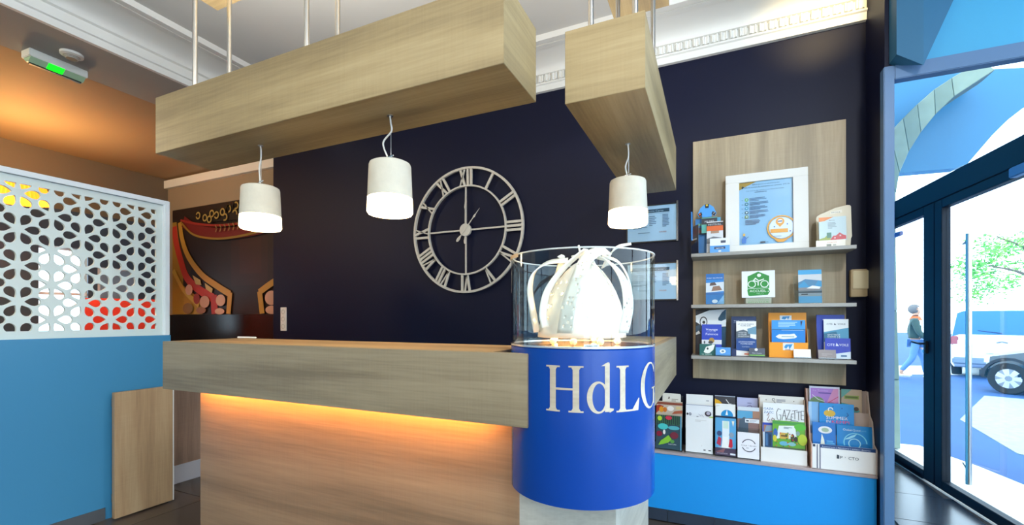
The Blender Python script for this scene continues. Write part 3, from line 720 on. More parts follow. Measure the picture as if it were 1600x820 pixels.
S += [('p', [mx(150, 430), mx(185, 455), mx(190, 480), mx(165, 475)], '#c4a35e'), ('p', [mx(205, 470), mx(240, 500), mx(235, 520), mx(210, 500)], '#c4a35e')]
S += band([(60, 400), (110, 500), (180, 575)], .07, '#b58f35')
S += [('e', *mx(135, 500), .035, .05, pink), ('e', *mx(205, 560), .045, .055, '#b98b72'), ('e', *mx(170, 545), .03, .05, '#8b2a1a'), ('e', *mx(130, 590), .05, .05, '#7d5a30'), ('e', *mx(190, 600), .045, .03, '#8d5a3c')]
S += [('e', *mx(274, 555), .042, .052, pink), ('e', *mx(270, 606), .042, .028, pink)]
S += [('r', *mx(505, 619), *mx(523, 515), '#b02a16')]
S += band([(525, 452), (470, 490), (428, 525)], .08, gold); S += band([(430, 520), (440, 619)], .085, gold)
S += [('e', *mx(474, 550), .05, .06, pink), ('e', *mx(476, 602), .05, .035, pink)]
# upper swag
S += [('p', [mx(150, 158), mx(200, 140), mx(300, 120), mx(420, 102), mx(523, 102), mx(523, 190), mx(380, 195), mx(300, 190), mx(220, 185), mx(170, 165)], '#1c0f06')]
S += band([(110, 165), (170, 215), (240, 240), (320, 250), (420, 245), (523, 225)], .15, dr2)
S += band([(100, 158), (170, 185), (250, 205), (330, 212), (430, 208), (523, 195)], .03, '#93251a')
S += band([(105, 170), (160, 235), (240, 265), (320, 272), (420, 262), (523, 242)], .028, gd2)
for (a, b) in ((185, 150), (215, 165), (245, 150), (265, 160), (290, 150), (315, 140), (300, 175), (340, 165), (345, 130), (235, 175), (380, 160), (420, 150), (460, 160), (500, 145), (400, 130), (450, 125)):
    u, v = mx(a, b); S.append(('ring', u, v, .022, .009, rd.uniform(0, 360), rd.uniform(500, 640), '#a58a48'))
for k in range(12):
    a = 262+k*18; S += [('l', [mx(a, 210), mx(a+6, 222), mx(a+1, 236)], .008, '#8c6a3a')]
S += [('l', [mx(75, 160), mx(75, 161)], .001, gold)]
sheet('mural_panel', MW, MH, bgm, S, mu, (0, -.012, 0), t=.02, rough=.55)

# ================================================================== LEFT SIDE: pierced screen on a blue half wall
XS = -3.92
hw = struct(box('wall_half', XS-.08, -.6, 0, XS, 2.12, H-.128, mat('#4490bb', .42, name='blue_wall_paint')))
bs = sroot('baseboard_left', (XS, 0, 0))
for k in range(7):
    b2 = bmesh.new(); bx(b2, .0, -.6+k*.4+.0015, 0, .011, min(1.70, -.2+k*.4)-.0015, .085, .001)
    if -.6+k*.4 < 1.65: finish('tile', b2, mat('#5b5d60', .4, noise=.15, nscale=5), bs)
    else: b2.free()
sc = thing('lattice_screen', 'white screen pierced with petal shaped holes above the blue half wall', 'screen', (XS-.04, 0, H-.128))
Z0, Z1 = 0, .128+.927
YA, YB = -.6, 2.12
def clip(poly, x0, y0, x1, y1):
    for ax, lim, sg in ((0, x0, 1), (0, x1, -1), (1, y0, 1), (1, y1, -1)):
        res = []
        for i, p in enumerate(poly):
            q = poly[(i+1) % len(poly)]; ip = (p[ax]-lim)*sg >= 0; iq = (q[ax]-lim)*sg >= 0
            if ip: res.append(p)
            if ip != iq:
                t = (lim-p[ax])/(q[ax]-p[ax]); res.append((p[0]+(q[0]-p[0])*t, p[1]+(q[1]-p[1])*t))
        poly = res
        if len(poly) < 3: return []
    return poly
def petal(cx_, cy_, ang):
    pts = []
    for k in range(15):
        t = k/14; r = .027+.077*t
        w_ = .0262*(math.sin(PI/2*t/.6)**.95 if t < .6 else math.sqrt(max(0, 1-((t-.6)/.4)**2)))
        pts.append((r, w_))
    P = pts+[(r, -w_) for r, w_ in pts[1:-1][::-1]]
    c, s = math.cos(ang), math.sin(ang)
    return [(cx_+r*c-w_*s, cy_+r*s+w_*c) for r, w_ in P]
cu = bpy.data.curves.new('lattice', 'CURVE'); cu.dimensions = '2D'; cu.fill_mode = 'BOTH'; cu.extrude = .009
def spl(P):
    s = cu.splines.new('POLY'); s.points.add(len(P)-1)
    for i, p in enumerate(P): s.points[i].co = (p[0], p[1], 0, 1)
    s.use_cyclic_u = True
IY0, IY1, IZ0, IZ1 = YA+.09, YB-.085, .05, Z1-.082
spl([(YA+.03, .0), (YB-.03, .0), (YB-.03, Z1-.03), (YA+.03, Z1-.03)])
for i in range(-12, 8):
    for j in range(-1, 6):
        c_x = 1.908+i*.157-.002; c_y = .128+.562+(j-3)*.227+(.1135 if i % 2 else 0)
        for a in range(6):
            P = clip(petal(c_x, c_y, a*PI/3+(0.0)), IY0, IZ0, IY1, IZ1)
            if len(P) > 3:
                ar_ = abs(sum(P[k][0]*P[(k+1) % len(P)][1]-P[(k+1) % len(P)][0]*P[k][1] for k in range(len(P))))/2
                if ar_ > .00012: spl(P)
co = bpy.data.objects.new('lattice', cu); COL.objects.link(co); bpy.context.view_layer.update()
me = bpy.data.meshes.new_from_object(co.evaluated_get(bpy.context.evaluated_depsgraph_get())); bpy.data.objects.remove(co)
for v in me.vertices: v.co = (v.co.z, v.co.x, v.co.y)
me.materials.clear(); SW = mat('#dfe9e4', .45, name='screen_white'); me.materials.append(SW); me.name = 'panel'
for p in me.polygons: p.material_index = 0
po = bpy.data.objects.new('panel', me); COL.objects.link(po); po.parent = sc
for nm, y0, y1, z0, z1 in (('frame_post', YB-.035, YB, 0, Z1), ('frame_post', YA, YA+.035, 0, Z1), ('frame_rail', YA+.035, YB-.035, Z1-.035, Z1)):
    b2 = bmesh.new(); bx(b2, -.03, y0, z0, .03, y1, z1, .003); bx(b2, -.02, y0-.008 if y1 > 1.9 else y0, max(z0, 0), .022, y1, z1-.012, .002); finish(nm, b2, mat('#eef3f4', .35), sc)

# low swing gate in front of the half wall and the panelling beyond
gt = thing('swing_gate', 'low oak swing gate panel between blue half wall and counter', 'gate', (XS+.075, 1.9, .012))
b2 = bmesh.new(); bx(b2, -.018, -.185, 0, .018, .185, .885, .002); finish('panel', b2, WZL, gt)
b2 = bmesh.new(); bx(b2, -.018, .1855, 0, .018, .193, .885); finish('edge_strip', b2, mat('#e5e1da', .4), gt)
for z in (.78, .1):
    b2 = bmesh.new(); bx(b2, -.06, -.17, z, -.0185, -.12, z+.06, .002); finish('hinge', b2, mat('#7d7a72', .4, metal=.6), gt)
pn = struct(box('wall_passage', -4.34, 2.16, .155, -4.22, 3.71, 1.0, wood('oak_passage', 'Z', ('8d6f5c', 'a5826c', 'b8957e'))))
struct(box('baseboard_passage', -4.34, 2.16, 0, -4.212, 3.71, .155, mat('#cfc6c8', .5)))

# lounge seen through the screen
def lounge_chair(x, y, rz, label, colr):
    t = thing('lounge_chair', label, 'chair', (x, y, 0), rz)
    m = mat(colr, .8)
    b2 = bmesh.new(); bx(b2, -.34, -.36, .2, .34, .34, .46, .05); finish('seat', b2, m, t, smooth=True)
    b2 = bmesh.new(); prism(b2, [(.22, .3), (.36, .3), (.46, 1.62), (.34, 1.66), (.28, 1.55)], 0, -.36, .36); bmesh.ops.bevel(b2, geom=b2.edges[:], offset=.03, segments=2, affect='EDGES'); finish('backrest', b2, m, t, smooth=True)
    for s in (-1, 1):
        b2 = bmesh.new(); prism(b2, [(-.33, .4), (.3, .4), (.34, 1.2), (.12, .85), (-.33, .66)], 0, s*.36-.04, s*.36+.04); bmesh.ops.bevel(b2, geom=b2.edges[:], offset=.015, segments=2, affect='EDGES'); finish('armrest', b2, m, t, smooth=True)
        for q in (-.28, .24):
            b2 = bmesh.new(); tube(b2, [(s*.29, q, .2), (s*.31, q*1.1, 0)], [.022, .013], 8); finish('leg', b2, BLACK, t)
lounge_chair(-5.99, 2.75, math.radians(64), 'tall red wing chair seen through the holes of the white screen', '#cc2f1e')
pl = thing('floor_lamp', 'tall floor lamp with orange pleated shade glowing behind the top of the screen', 'lamp', (-6.05, 1.95, 0))
b2 = bmesh.new(); n = 96
ra = [[b2.verts.new(((r+(.006 if k % 2 else -.006))*math.cos(2*PI*k/n), (r+(.006 if k % 2 else -.006))*math.sin(2*PI*k/n), z)) for k in range(n)] for r, z in ((.17, H+1.33), (.24, H+1.12))]
for a, b in zip(ra, ra[1:]):
    for k in range(n): b2.faces.new((a[k], a[(k+1) % n], b[(k+1) % n], b[k]))
finish('shade', b2, mat('#ff9a20', .6, emit=1.6, name='pleated_glow'), pl)
b2 = bmesh.new(); tube(b2, [(0, 0, .02), (0, 0, H+1.25)], .012, 10); finish('pole', b2, BLACK, pl)
b2 = bmesh.new(); lathe(b2, [(.17, 0), (.17, .02), (.02, .03)], 28); finish('base', b2, BLACK, pl)
lamp('lounge_glow', 'POINT', (-6.05, 1.95, H+1.30), 48, (1, .62, .24), shadow_soft_size=.10)
lamp('lounge_fill_light', 'AREA', (-5.6, .2, ZB), 60, (1, .80, .55), (-5.7, 2.6, 1.6), size=.6)  # unseen area lamp added to brighten the mural and the chair
pc = thing('framed_picture', 'grey blue framed picture seen through the screen beside the bright window', 'picture frame', (-6.97, 3.16, H+.0))
b2 = bmesh.new(); bx(b2, 0, -.19, .12, .02, .19, .62); finish('print', b2, mat('#7d93a8', .5), pc)
b2 = bmesh.new(); bx(b2, 0, -.21, .10, .015, .21, .64); finish('mount', b2, mat('#c9ccd0', .5), pc)

# ================================================================== BROCHURE BOARD ON THE NAVY WALL
SHG = wood('shelf_grey', 'X', ('8b8a85', 'a09e98', 'b0aea8'))
bd = thing('brochure_board', 'tall oak board with three grey shelves of brochures', 'shelf unit', (.3125, 3.55, H-.43))
part('back_board', -.145, 3.52, H-.43, .77, 3.549, H+1.287, wood('oak_board', 'Z', ('98896e', 'ad9c7e', 'bfb092')), bd, .001)
S1, S2, S3 = H+.443, H+.096, H-.250
for z in (S1, S2, S3): part('shelf', -.147, 3.29, z-.022, .772, 3.5195, z, SHG, bd, .001)
# low cabinet
lc = thing('low_cabinet', 'low bright blue cabinet against the navy wall holding brochure racks', 'cabinet', (.20, 3.40, 0))
CTZ = H-.93
part('body', -.72, 3.31, .08, .873, 3.549, CTZ-.016, mat('#1b98e8', .4, name='cabinet_blue', bump=.04, nscale=90), lc)
part('top', -.72, 3.302, CTZ-.016, .876, 3.549, CTZ, mat('#b3a6a6', .4), lc, .001)
b2 = bmesh.new(); bx(b2, -.92, -.085, 0, .673, .149, .0795); finish('plinth', b2, mat('#8e9296', .7), lc)
for k in range(6):
    a = -.72+k*.30+.12; b = min(a+.297, .873)
    b2 = bmesh.new(); bx(b2, a-.20, -.097, 0, b-.20, -.0855, .078, .001); finish('tile', b2, mat('#333d4c', .35, noise=.3, nscale=6), lc)

ACW = mat('#f2f3f1', .3)
def tilt(d): return (-math.radians(d), 0, 0)
def holder(name, label, x, y, z, w, dep, h, lean, m=ACRYL, lip=.08, side=True, cat='brochure holder', group=None, lipm=None):
    """leaning pocket: foot, back, two cheeks and a low front lip"""
    t = thing(name, label, cat, (x, y, z+.0005), 0, group)
    a = math.tan(math.radians(lean)); k = .003
    b2 = bmesh.new(); bx(b2, -w/2, 0, 0, w/2, dep, k); finish('foot', b2, m, t)
    b2 = bmesh.new(); prism(b2, [(dep-.003, k), (dep, k), (dep+a*h, h), (dep-.003+a*h, h)], 0, -w/2, w/2); finish('back_plate', b2, m, t)
    b2 = bmesh.new(); prism(b2, [(0, k), (.003, k), (.003+a*lip, lip), (a*lip, lip)], 0, -w/2, w/2); finish('front_lip', b2, lipm or m, t)
    if side:
        for s in (-1, 1):
            b2 = bmesh.new(); prism(b2, [(.003, k), (dep-.003, k), (dep-.003+a*h*.8, h*.8), (.003+a*lip, lip)], 0, s*w/2-(.002 if s > 0 else 0), s*w/2+(.002 if s < 0 else 0)); finish('cheek', b2, m, t)
    return t
def leaflet(label, x, y, z, w, h, lean, bg, shapes, cat='leaflet', name='leaflet', group=None, pile=.004, rz=0, outline=None):
    o = sheet(name, w, h, bg, shapes, None, (x, y, z), (-math.radians(lean), 0, math.radians(rz)), t=pile, outline=outline)
    return tag(o, label, cat, group)

# --- top shelf
t = thing('poster_frame', 'wide white wooden frame with an A3 notice on the top shelf', 'picture frame', (.310, 3.425, S1+.0005))
t.rotation_euler = (-math.radians(4), 0, 0)
for a in ((-.242, 0, .242, .055), (-.242, .490, .242, .548), (-.242, .055, -.158, .490), (.158, .055, .242, .490)):
    b2 = bmesh.new(); bx(b2, a[0], -.012, a[1], a[2], .012, a[3], .002); finish('frame_rail', b2, mat('#e9e8e2', .5), t)
OR = '#dd9a1c'
sheet('notice', .318, .437, '#bcd6ee', [('p', [(0, 1), (0, .88), (.12, .93), (.34, 1)], OR), ('p', [(.045, .92), (.075, .945), (.10, .925), (.07, .90)], '#1a1a1a'),
    ('t', 'Bienvenue', .26, .945, .5, .018, '#4a5f7c'), ('t', 'liste de travaux de conception en commun  ETE 06', .10, .905, .84, .020, '#41536e'),
    ('t', 'nos jours de visite sont fixes le matin', .14, .852, .7, .016, '#5a6c86'), ('lines', .3, .82, .7, .84, 1, '#7d8da6')]
    + [q for k, c in enumerate(('#8dc63f', '#2f7d8c', '#4fa8c8', '#1f4a5c', '#8a9a2a')) for q in (('e', .145, .72-.068*k, .035, .026, c), ('e', .145, .72-.068*k, .018, .013, '#dbe9f4'), ('lines', .2, .69-.068*k, .56, .75-.068*k, 3, '#6f86a8'), ('e', .06, .715-.068*k, .006, .005, '#24364e'))]
    + [('lines', .12, .32, .46, .40, 4, '#5f7694'), ('ring', .785, .24, .265, .03, 0, 360, '#d99a1e'), ('e', .785, .24, .225, .165, '#cfe2f5'), ('e', .76, .335, .08, .06, OR), ('p', [(.69, .31), (.83, .31), (.76, .25)], OR), ('e', .76, .34, .045, .03, '#eef3f8'), ('r', .72, .33, .80, .35, '#2c4c7c'),
       ('r', .585, .165, .90, .225, OR), ('lines', .64, .105, .88, .12, 1, '#6f86a8'), ('p', [(.66, .06), (.90, .06), (.82, .02), (.72, .02)], OR), ('r', .645, .25, .67, .27, '#3c5cb0'), ('r', .88, .28, .90, .30, '#3c5cb0'), ('r', .93, .17, .95, .19, '#5c4cb0'),
       ('p', [(.05, .03), (.13, .03), (.14, .12), (.10, .14), (.05, .10)], '#3a78c8'), ('e', .095, .165, .022, .022, '#e2b34a'), ('l', [(.13, .10), (.175, .13)], .012, '#5a7aa8'), ('r', .40, .02, .49, .045, '#2a3442'), ('lines', .5, .025, .6, .04, 1, '#5f7694'), ('r', .988, 0, 1, 1, '#46566e')],
    t, (0, .004, .054))
b2 = bmesh.new(); bx(b2, -.158, -.004, .056, .158, -.002, .489); finish('glazing', b2, GLASS, t)

t = thing('leaflet_dispenser', 'cardboard leaflet dispenser with a blue shirt cut-out on the top shelf', 'leaflet dispenser', (-.045, 3.37, S1+.0005))
b2 = bmesh.new(); bx(b2, -.082, 0, 0, .075, .10, .012); finish('base', b2, mat('#5a4a44', .7), t)
sheet('side_board', .105, .20, '#4f453f', [('p', [(0, 0), (1, 0), (1, .45), (0, .35)], '#2e3a58'), ('r', .2, .5, .8, .55, '#c8beb4'), ('p', [(.2, .6), (.9, .65), (.9, .95), (.3, .9)], '#6b3a30')], t, (-.083, .045, .012), (0, 0, -math.radians(62)))
sheet('back_board', .165, .262, '#3c86c8', [('r', 0, .55, 1, .75, '#4b4f58'), ('r', .1, .6, .8, .68, '#8b3a38'), ('p', [(.55, .75), (1, .72), (1, 1), (.6, 1)], '#58b4e0'), ('r', .1, .8, .55, .86, '#79c9b0')], t, (0, .085, .012), (-math.radians(6), 0, 0))
sheet('shirt_cut_out', .122, .092, '#4a9fe6', [('p', [(.38, 1), (.62, 1), (.58, .70), (.42, .70)], '#20242c'), ('e', .5, .92, .06, .07, '#e0c030'), ('p', [(.02, .28), (.2, .42), (.26, .2), (.1, .06)], '#1e2430'), ('e', .12, .25, .05, .08, '#d05a28'), ('p', [(.98, .28), (.8, .42), (.74, .2), (.9, .06)], '#1e2430'), ('l', [(.84, .24), (.92, .3)], .02, '#e4e4e4')],
    t, (-.006, .070, .272), (-math.radians(6), 0, 0), outline=[(.25, 0), (.75, 0), (.78, .25), (.9, 0), (1, .25), (.85, .75), (.62, 1), (.38, 1), (.15, .75), (0, .25), (.1, 0), (.22, .25)])
b2 = bmesh.new(); prism(b2, [(-.03, .10), (.0, .10), (-.02, .29), (-.06, .29)], 0, -.104, -.096); finish('blue_wing', b2, mat('#2586d8', .4), t)
leaflet('leaflets with a dark title band, standing at the back of the shirt dispenser', -.035, 3.432, S1+.16, .10, .11, 6, '#5fb4a8', [('r', 0, .55, 1, .95, '#32363e'), ('t', 'MUSEE', .2, .66, .6, .14, '#c8d2d8')])
leaflet('orange and grey leaflet in front of the shirt dispenser', .000, 3.40, S1+.012, .104, .225, 8, '#d8dce0', [('r', 0, .86, 1, .97, '#33363c'), ('r', 0, .70, 1, .86, '#e2672a'), ('r', .25, .62, .75, .70, '#a8876c'), ('t', 'FESTIVAL', .1, .88, .8, .05, '#d9d9d9'), ('p', [(.0, .45), (.4, .52), (.9, .47), (1, .3), (0, .3)], '#6d747c')])
leaflet('small white and light blue leaflet at the foot of the shirt dispenser', .030, 3.350, S1+.0005, .122, .106, 8, '#e8eef6', [('r', 0, 0, 1, .52, '#5aa2e8'), ('r', .55, .68, .8, .84, '#39435c'), ('r', .22, .28, .78, .44, '#27456e'), ('t', 'agenda', .3, .32, .4, .07, '#dfe8f4'), ('e', .5, .14, .08, .05, '#dfe8f4')])
h = holder('card_holder', 'rounded cream display with a notice of red houses on the top shelf', .686, 3.36, S1, .184, .055, .262, 7, mat('#d9cfb4', .45), lip=.0035, side=False)
b = [c for c in h.children if c.name.startswith('back_plate')][0]; bpy.data.objects.remove(b)
sheet('back_plate', .184, .272, '#dfd6bc', [('p', [(.40, .80), (.75, .83), (.74, .90), (.42, .87)], '#e9e3d2'), ('t', 'ETOILE', .45, .83, .24, .03, '#6a7a78')], h, (0, .052, .003), (-math.radians(7), 0, 0), t=.006, outline=[(0, .02), (.95, .02), (.97, .2), (1, .25), (1, .96), (.97, .99), (.90, 1), (.55, .95), (.25, .86), (.10, .82), (.02, .78), (0, .72)])
leaflet('small notice with orange corner and red houses in the cream display', .670, 3.372, S1+.0445, .142, .152, 7, '#b8d2da', [('p', [(0, 1), (0, .82), (.2, .84), (.55, 1)], '#e07c1a'), ('t', 'Bienvenue', .38, .84, .2, .04, '#33485c'), ('lines', .33, .5, .66, .78, 5, '#8aa2ae'), ('p', [(0, .08), (.2, .14), (.3, .24), (.42, .16), (.42, 0), (0, 0)], '#8aa030'), ('r', .28, .12, .45, .34, '#2f7a68'), ('p', [(.42, .06), (.52, .2), (.62, .2), (.75, .32), (.88, .22), (.98, .18), (.98, .04), (.42, .02)], '#c42a38'), ('r', .55, .08, .6, .13, '#eed0d4'), ('r', .74, .16, .8, .22, '#eed0d4')], 'notice')
leaflet('white caption card in front of the cream display', .655, 3.352, S1+.0005, .152, .046, 7, '#ece8da', [('t', 'merci', .4, .62, .3, .16, '#c0602c'), ('r', .36, .12, .52, .45, '#7c8074'), ('r', .58, .2, .68, .4, '#b0b4a8')], 'card')

# --- middle shelf
holder('leaflet_holder', 'clear leaflet holder on the middle shelf by the board edge', .004, 3.345, S2, .122, .04, .17, 10, group=None)
leaflet('slim blue boat leaflet in the clear holder near the board edge', .000, 3.353, S2+.004, .112, .212, 9, '#1f80cc', [('r', 0, .80, 1, 1, '#1668b4'), ('t', 'PORT DE PECHE', .06, .84, .86, .035, '#cfe2f0'), ('p', [(0, .38), (1, .42), (1, .72), (0, .70)], '#cdd9e2'), ('p', [(.3, .42), (.9, .46), (.75, .60), (.4, .58)], '#8a6a5a'), ('p', [(.2, .60), (.6, .62), (.5, .72), (.25, .70)], '#5c4a48'), ('r', 0, .3, 1, .38, '#1d6ab0'), ('e', .5, .09, .16, .06, '#dfeaf2'), ('p', [(.6, 0), (1, 0), (1, .3)], '#7ab2e0')])
t = thing('cycling_sign', 'square white sign with green cyclist emblem on a clear stand', 'sign', (.264, 3.40, S2+.0005))
b2 = bmesh.new(); bx(b2, -.085, -.03, 0, .085, .03, .003); bx(b2, -.085, .018, .003, .085, .021, .15); finish('clear_stand', b2, ACRYL, t)
GN = '#078a2a'; WH = '#e6f2ea'
hexa = [(.18, .34), (.18, .80), (.50, .97), (.83, .80), (.83, .34)]
wob = [(.17, .33), (.19, .31), (.17, .28), (.20, .09), (.24, .06), (.78, .09), (.80, .12), (.85, .22), (.80, .33), (.83, .34)]
sheet('sign_panel', .196, .180, '#e9eff4', [('p', hexa, GN), ('p', wob, GN), ('e', .53, .83, .062, .062, WH), ('ring', .31, .50, .125, .028, 0, 360, WH), ('ring', .69, .50, .125, .028, 0, 360, WH),
    ('l', [(.42, .72), (.52, .62), (.66, .68)], .035, WH), ('l', [(.42, .72), (.36, .64), (.50, .58), (.50, .46)], .035, WH), ('l', [(.20, .345), (.80, .345)], .008, WH), ('t', 'ACCUEIL', .24, .20, .50, .09, WH), ('t', 'VELO', .44, .115, .22, .055, '#8fce9e'), ('e', .80, .22, .018, .018, WH)], t, (0, .010, .046), (-math.radians(5), 0, 0), t=.004)
sheet('text_reflection', .15, .036, '#a9b09e', [('t', 'www.accueil', .1, .58, .8, .25, '#5c9a62'), ('t', 'BIENVENUE', .1, .12, .8, .28, '#5c9a62')], t, (0, -.005, .006), (0, 0, 0), t=.001)  # reflection of lettering in the clear stand, painted as print
holder('leaflet_holder', 'clear leaflet holder on the middle shelf beside the cyclist sign, toward the portal', .535, 3.335, S2, .145, .05, .18, 6, lip=.085)
leaflet('blue harbour leaflet in the clear holder toward the portal', .548, 3.352, S2+.004, .125, .212, 6, '#3f7fa8', [('r', 0, .86, 1, 1, '#1f9ad0'), ('p', [(0, .62), (.3, .72), (1, .66), (1, .86), (0, .86)], '#c6ccd0'), ('p', [(0, .52), (.25, .66), (.45, .5), (.7, .5), (.85, .68), (1, .62), (1, .46), (0, .46)], '#2c8fc0'), ('p', [(0, .34), (1, .36), (1, .48), (0, .46)], '#7d7f84'), ('p', [(.35, .44), (.6, .52), (.95, .48), (.9, .42)], '#e3e8ea'), ('r', 0, .3, 1, .345, '#323a44'), ('r', 0, .2, 1, .3, '#9aa0a6'), ('r', 0, 0, 1, .2, '#5aa6d4'), ('r', .12, .24, .4, .28, '#3d3a40')])

# --- lower shelf
h = holder('display_box', 'card display box with a black and white drawing and teal shapes', -.026, 3.372, S3, .196, .05, .315, 3, mat('#2a1d1c', .6), lip=.02, side=True)
sheet('artwork', .194, .312, '#0f1722', [('p', [(0, .72), (0, .86), (.45, .98), (1, 1), (1, .62), (.55, .60), (.25, .62)], '#dfe6ea'), ('e', .26, .72, .13, .12, '#0f1722'), ('e', .26, .715, .10, .10, '#dfe6ea'), ('e', .27, .71, .05, .035, '#0f1722'), ('p', [(.74, .80), (.86, .93), (.99, 1), (.99, .78), (.85, .74), (.75, .75)], '#0c4a66'), ('r', .8, 0, 1, .60, '#0a4a6a'), ('p', [(0, .62), (.16, .66), (.2, .52), (0, .44)], '#2b4a60'), ('p', [(0, .42), (.16, .46), (.1, .52), (0, .47)], '#d6dde0'), ('r', 0, 0, .8, .40, '#241f2a')], h, (0, .044, .004), (-math.radians(3), 0, 0))
leaflet('blue Voyage booklet leaning in front of the black and white drawing', -.020, 3.355, S3+.0005, .124, .212, 4, '#1c3fb4', [('t', 'Voyage', .2, .80, .6, .075, '#e2e8f6'), ('r', .25, .755, .7, .765, '#8fa2dc'), ('t', 'Faience', .2, .655, .62, .07, '#e2e8f6'), ('r', 0, .36, 1, .50, '#cfd3d8'), ('e', .5, .48, .14, .09, '#a8843c'), ('e', .45, .42, .12, .05, '#3c3c42'), ('e', .14, .42, .04, .05, '#4c545c')], 'booklet', 'booklet')
leaflet('dark green booklet with a white bird shape, below the Voyage title', -.045, 3.335, S3+.0005, .10, .078, 4, '#13605c', [('p', [(.25, .3), (.4, .75), (.75, .9), (.8, .98), (.95, .95), (.85, .5), (.6, .2), (.4, .2)], '#e4ebe6'), ('e', .5, .6, .06, .1, '#203a3a'), ('t', 'La Galerie', .15, .06, .6, .14, '#c6dcd8')], 'booklet', 'booklet')
def cards(label, x, bg, shapes, w=.095, h=.056):
    t = thing('business_cards', label, 'business cards', (x, 3.303, S3+.0005))
    b2 = bmesh.new(); bx(b2, -w/2, 0, 0, w/2, .04, .003); prism(b2, [(0, .003), (.003, .003), (.003, .012), (0, .012)], 0, -w/2, w/2); finish('tray', b2, ACRYL, t)
    sheet('card_stack', w-.004, h, bg, shapes, t, (0, .012, .003), (-math.radians(14), 0, 0), t=.010)
cards('stack of light blue business cards with an oval emblem', .050, '#3f8fd6', [('e', .48, .52, .2, .24, '#dfeaf2'), ('e', .48, .52, .1, .12, '#5a7f9a'), ('lines', .3, .2, .66, .3, 1, '#9cc4ea')])
cards('stack of dark business cards with a bright green stripe', .250, '#414a5c', [('r', 0, .08, 1, .22, '#6cae3c'), ('r', 0, 0, 1, .08, '#26405a'), ('e', .45, .82, .10, .16, '#e4e8ea'), ('t', 'Plein Cuisine', .2, .34, .6, .14, '#bcc4cc')])
cards('stack of plain white business cards before the orange display', .500, '#f3f2ee', [('r', 0, 0, 1, .06, '#4a3c60')])
cards('stack of grey business cards beside the violet holder', .630, '#8d8484', [('lines', .2, .3, .8, .6, 2, '#a09898')])
h = holder('leaflet_holder', 'navy blue leaflet holder with small white headings', .177, 3.355, S3, .150, .045, .266, 3, mat('#1b2f5c', .4), lip=.05)
sheet('header', .146, .262, '#1d3664', [('t', 'BASE', .10, .87, .22, .03, '#aebfdc'), ('t', 'SOUS', .42, .885, .16, .025, '#aebfdc'), ('t', 'PLONGEE', .68, .87, .26, .03, '#aebfdc'), ('r', .08, .835, .34, .845, '#7f92ba'), ('r', .66, .835, .94, .845, '#7f92ba')], h, (0, .040, .004), (-math.radians(3), 0, 0))
LS = [('t', 'LE SOUS-MARIN', .08, .90, .8, .035, '#2c3a58'), ('t', 'FLORE-S645', .22, .855, .5, .032, '#2c3a58'), ('p', [(0, .70), (.35, .76), (.7, .68), (.7, .52), (0, .50)], '#57636e'), ('p', [(.55, .78), (1, .86), (1, .62), (.6, .64)], '#6a97b0'), ('t', 'VISITE', .1, .655, .42, .035, '#e4eaf0'), ('t', 'DU MUSEE', .1, .60, .42, .035, '#e4eaf0'), ('t', 'EN BRETAGNE', .1, .545, .55, .035, '#e4eaf0'), ('p', [(0, .50), (.7, .52), (1, .48), (1, .12), (0, .16)], '#1d4a90'), ('t', 'LE SOUS-MARIN', .12, .385, .8, .04, '#e4eaf6'), ('t', 'FLORE-S645', .22, .33, .6, .04, '#e4eaf6'), ('t', 'Lorient', .3, .25, .35, .035, '#b8c8e4'), ('r', .4, .04, .8, .07, '#c85a3c')]
leaflet('submarine leaflet with white and blue halves in the navy holder', .190, 3.357, S3+.004, .118, .230, 3, '#eef0f0', LS)
h = holder('leaflet_holder', 'bright orange leaflet display with a blue emblem on its header', .430, 3.352, S3, .214, .055, .290, 2.5, mat('#e8920f', .4), lip=.098, lipm=mat('#f09c14', .4))
EMB = lambda x, y, s: [('r', x-.16*s, y-.06*s, x+.16*s, y+.06*s, '#dde6ec'), ('p', [(x-.11*s, y-.02*s), (x-.08*s, y+.035*s), (x+.11*s, y+.04*s), (x+.06*s, y-.045*s), (x+.04*s, y+.015*s), (x-.02*s, y-.035*s)], '#2f8fce')]
sheet('header', .208, .285, '#ee9a14', EMB(.46, .88, 1), h, (0, .049, .004), (-math.radians(2.5), 0, 0))
sheet('lip_emblem', .06, .046, '#dde6ec', [('p', [(.1, .4), (.25, .8), (.9, .85), (.6, .1), (.5, .6), (.3, .2)], '#2f8fce'), ('r', .2, .02, .7, .1, '#b07060')], h, (.0, .0016, .048), (-math.radians(2.5), 0, 0), t=.001)
leaflet('bright blue ferry brochure with a white ship in the orange display', .432, 3.372, S3+.004, .186, .238, 2.5, '#1383d8', [('r', 0, .73, 1, 1, '#3a9be4'), ('lines', .2, .80, .8, .96, 4, '#a8d4f4'), ('r', 0, .735, 1, .755, '#17639a'), ('r', .3, .72, .95, .732, '#bcdcf2'), ('p', [(.12, .55), (.22, .61), (.55, .615), (.68, .635), (.76, .55), (.7, .51), (.35, .48), (.2, .50)], '#eef4f4'), ('r', .3, .54, .68, .56, '#7fa6b4'), ('p', [(.86, .97), (.92, .97), (.88, .82)], '#24345c')], 'brochure', 'brochure')
h = holder('leaflet_holder', 'violet blue leaflet holder at the portal end of the lower shelf', .664, 3.352, S3, .150, .05, .276, 3, mat('#2a2368', .4), lip=.03)
sheet('header', .146, .270, '#2341b4', [('e', .24, .89, .02, .014, '#e6ecf6'), ('r', .3, .885, .92, .905, '#8fa6e0')], h, (0, .044, .004), (-math.radians(3), 0, 0))
SAIL = lambda x, y, c: ('p', [(x, y), (x+.09, y), (x+.02, y+.05)], c)
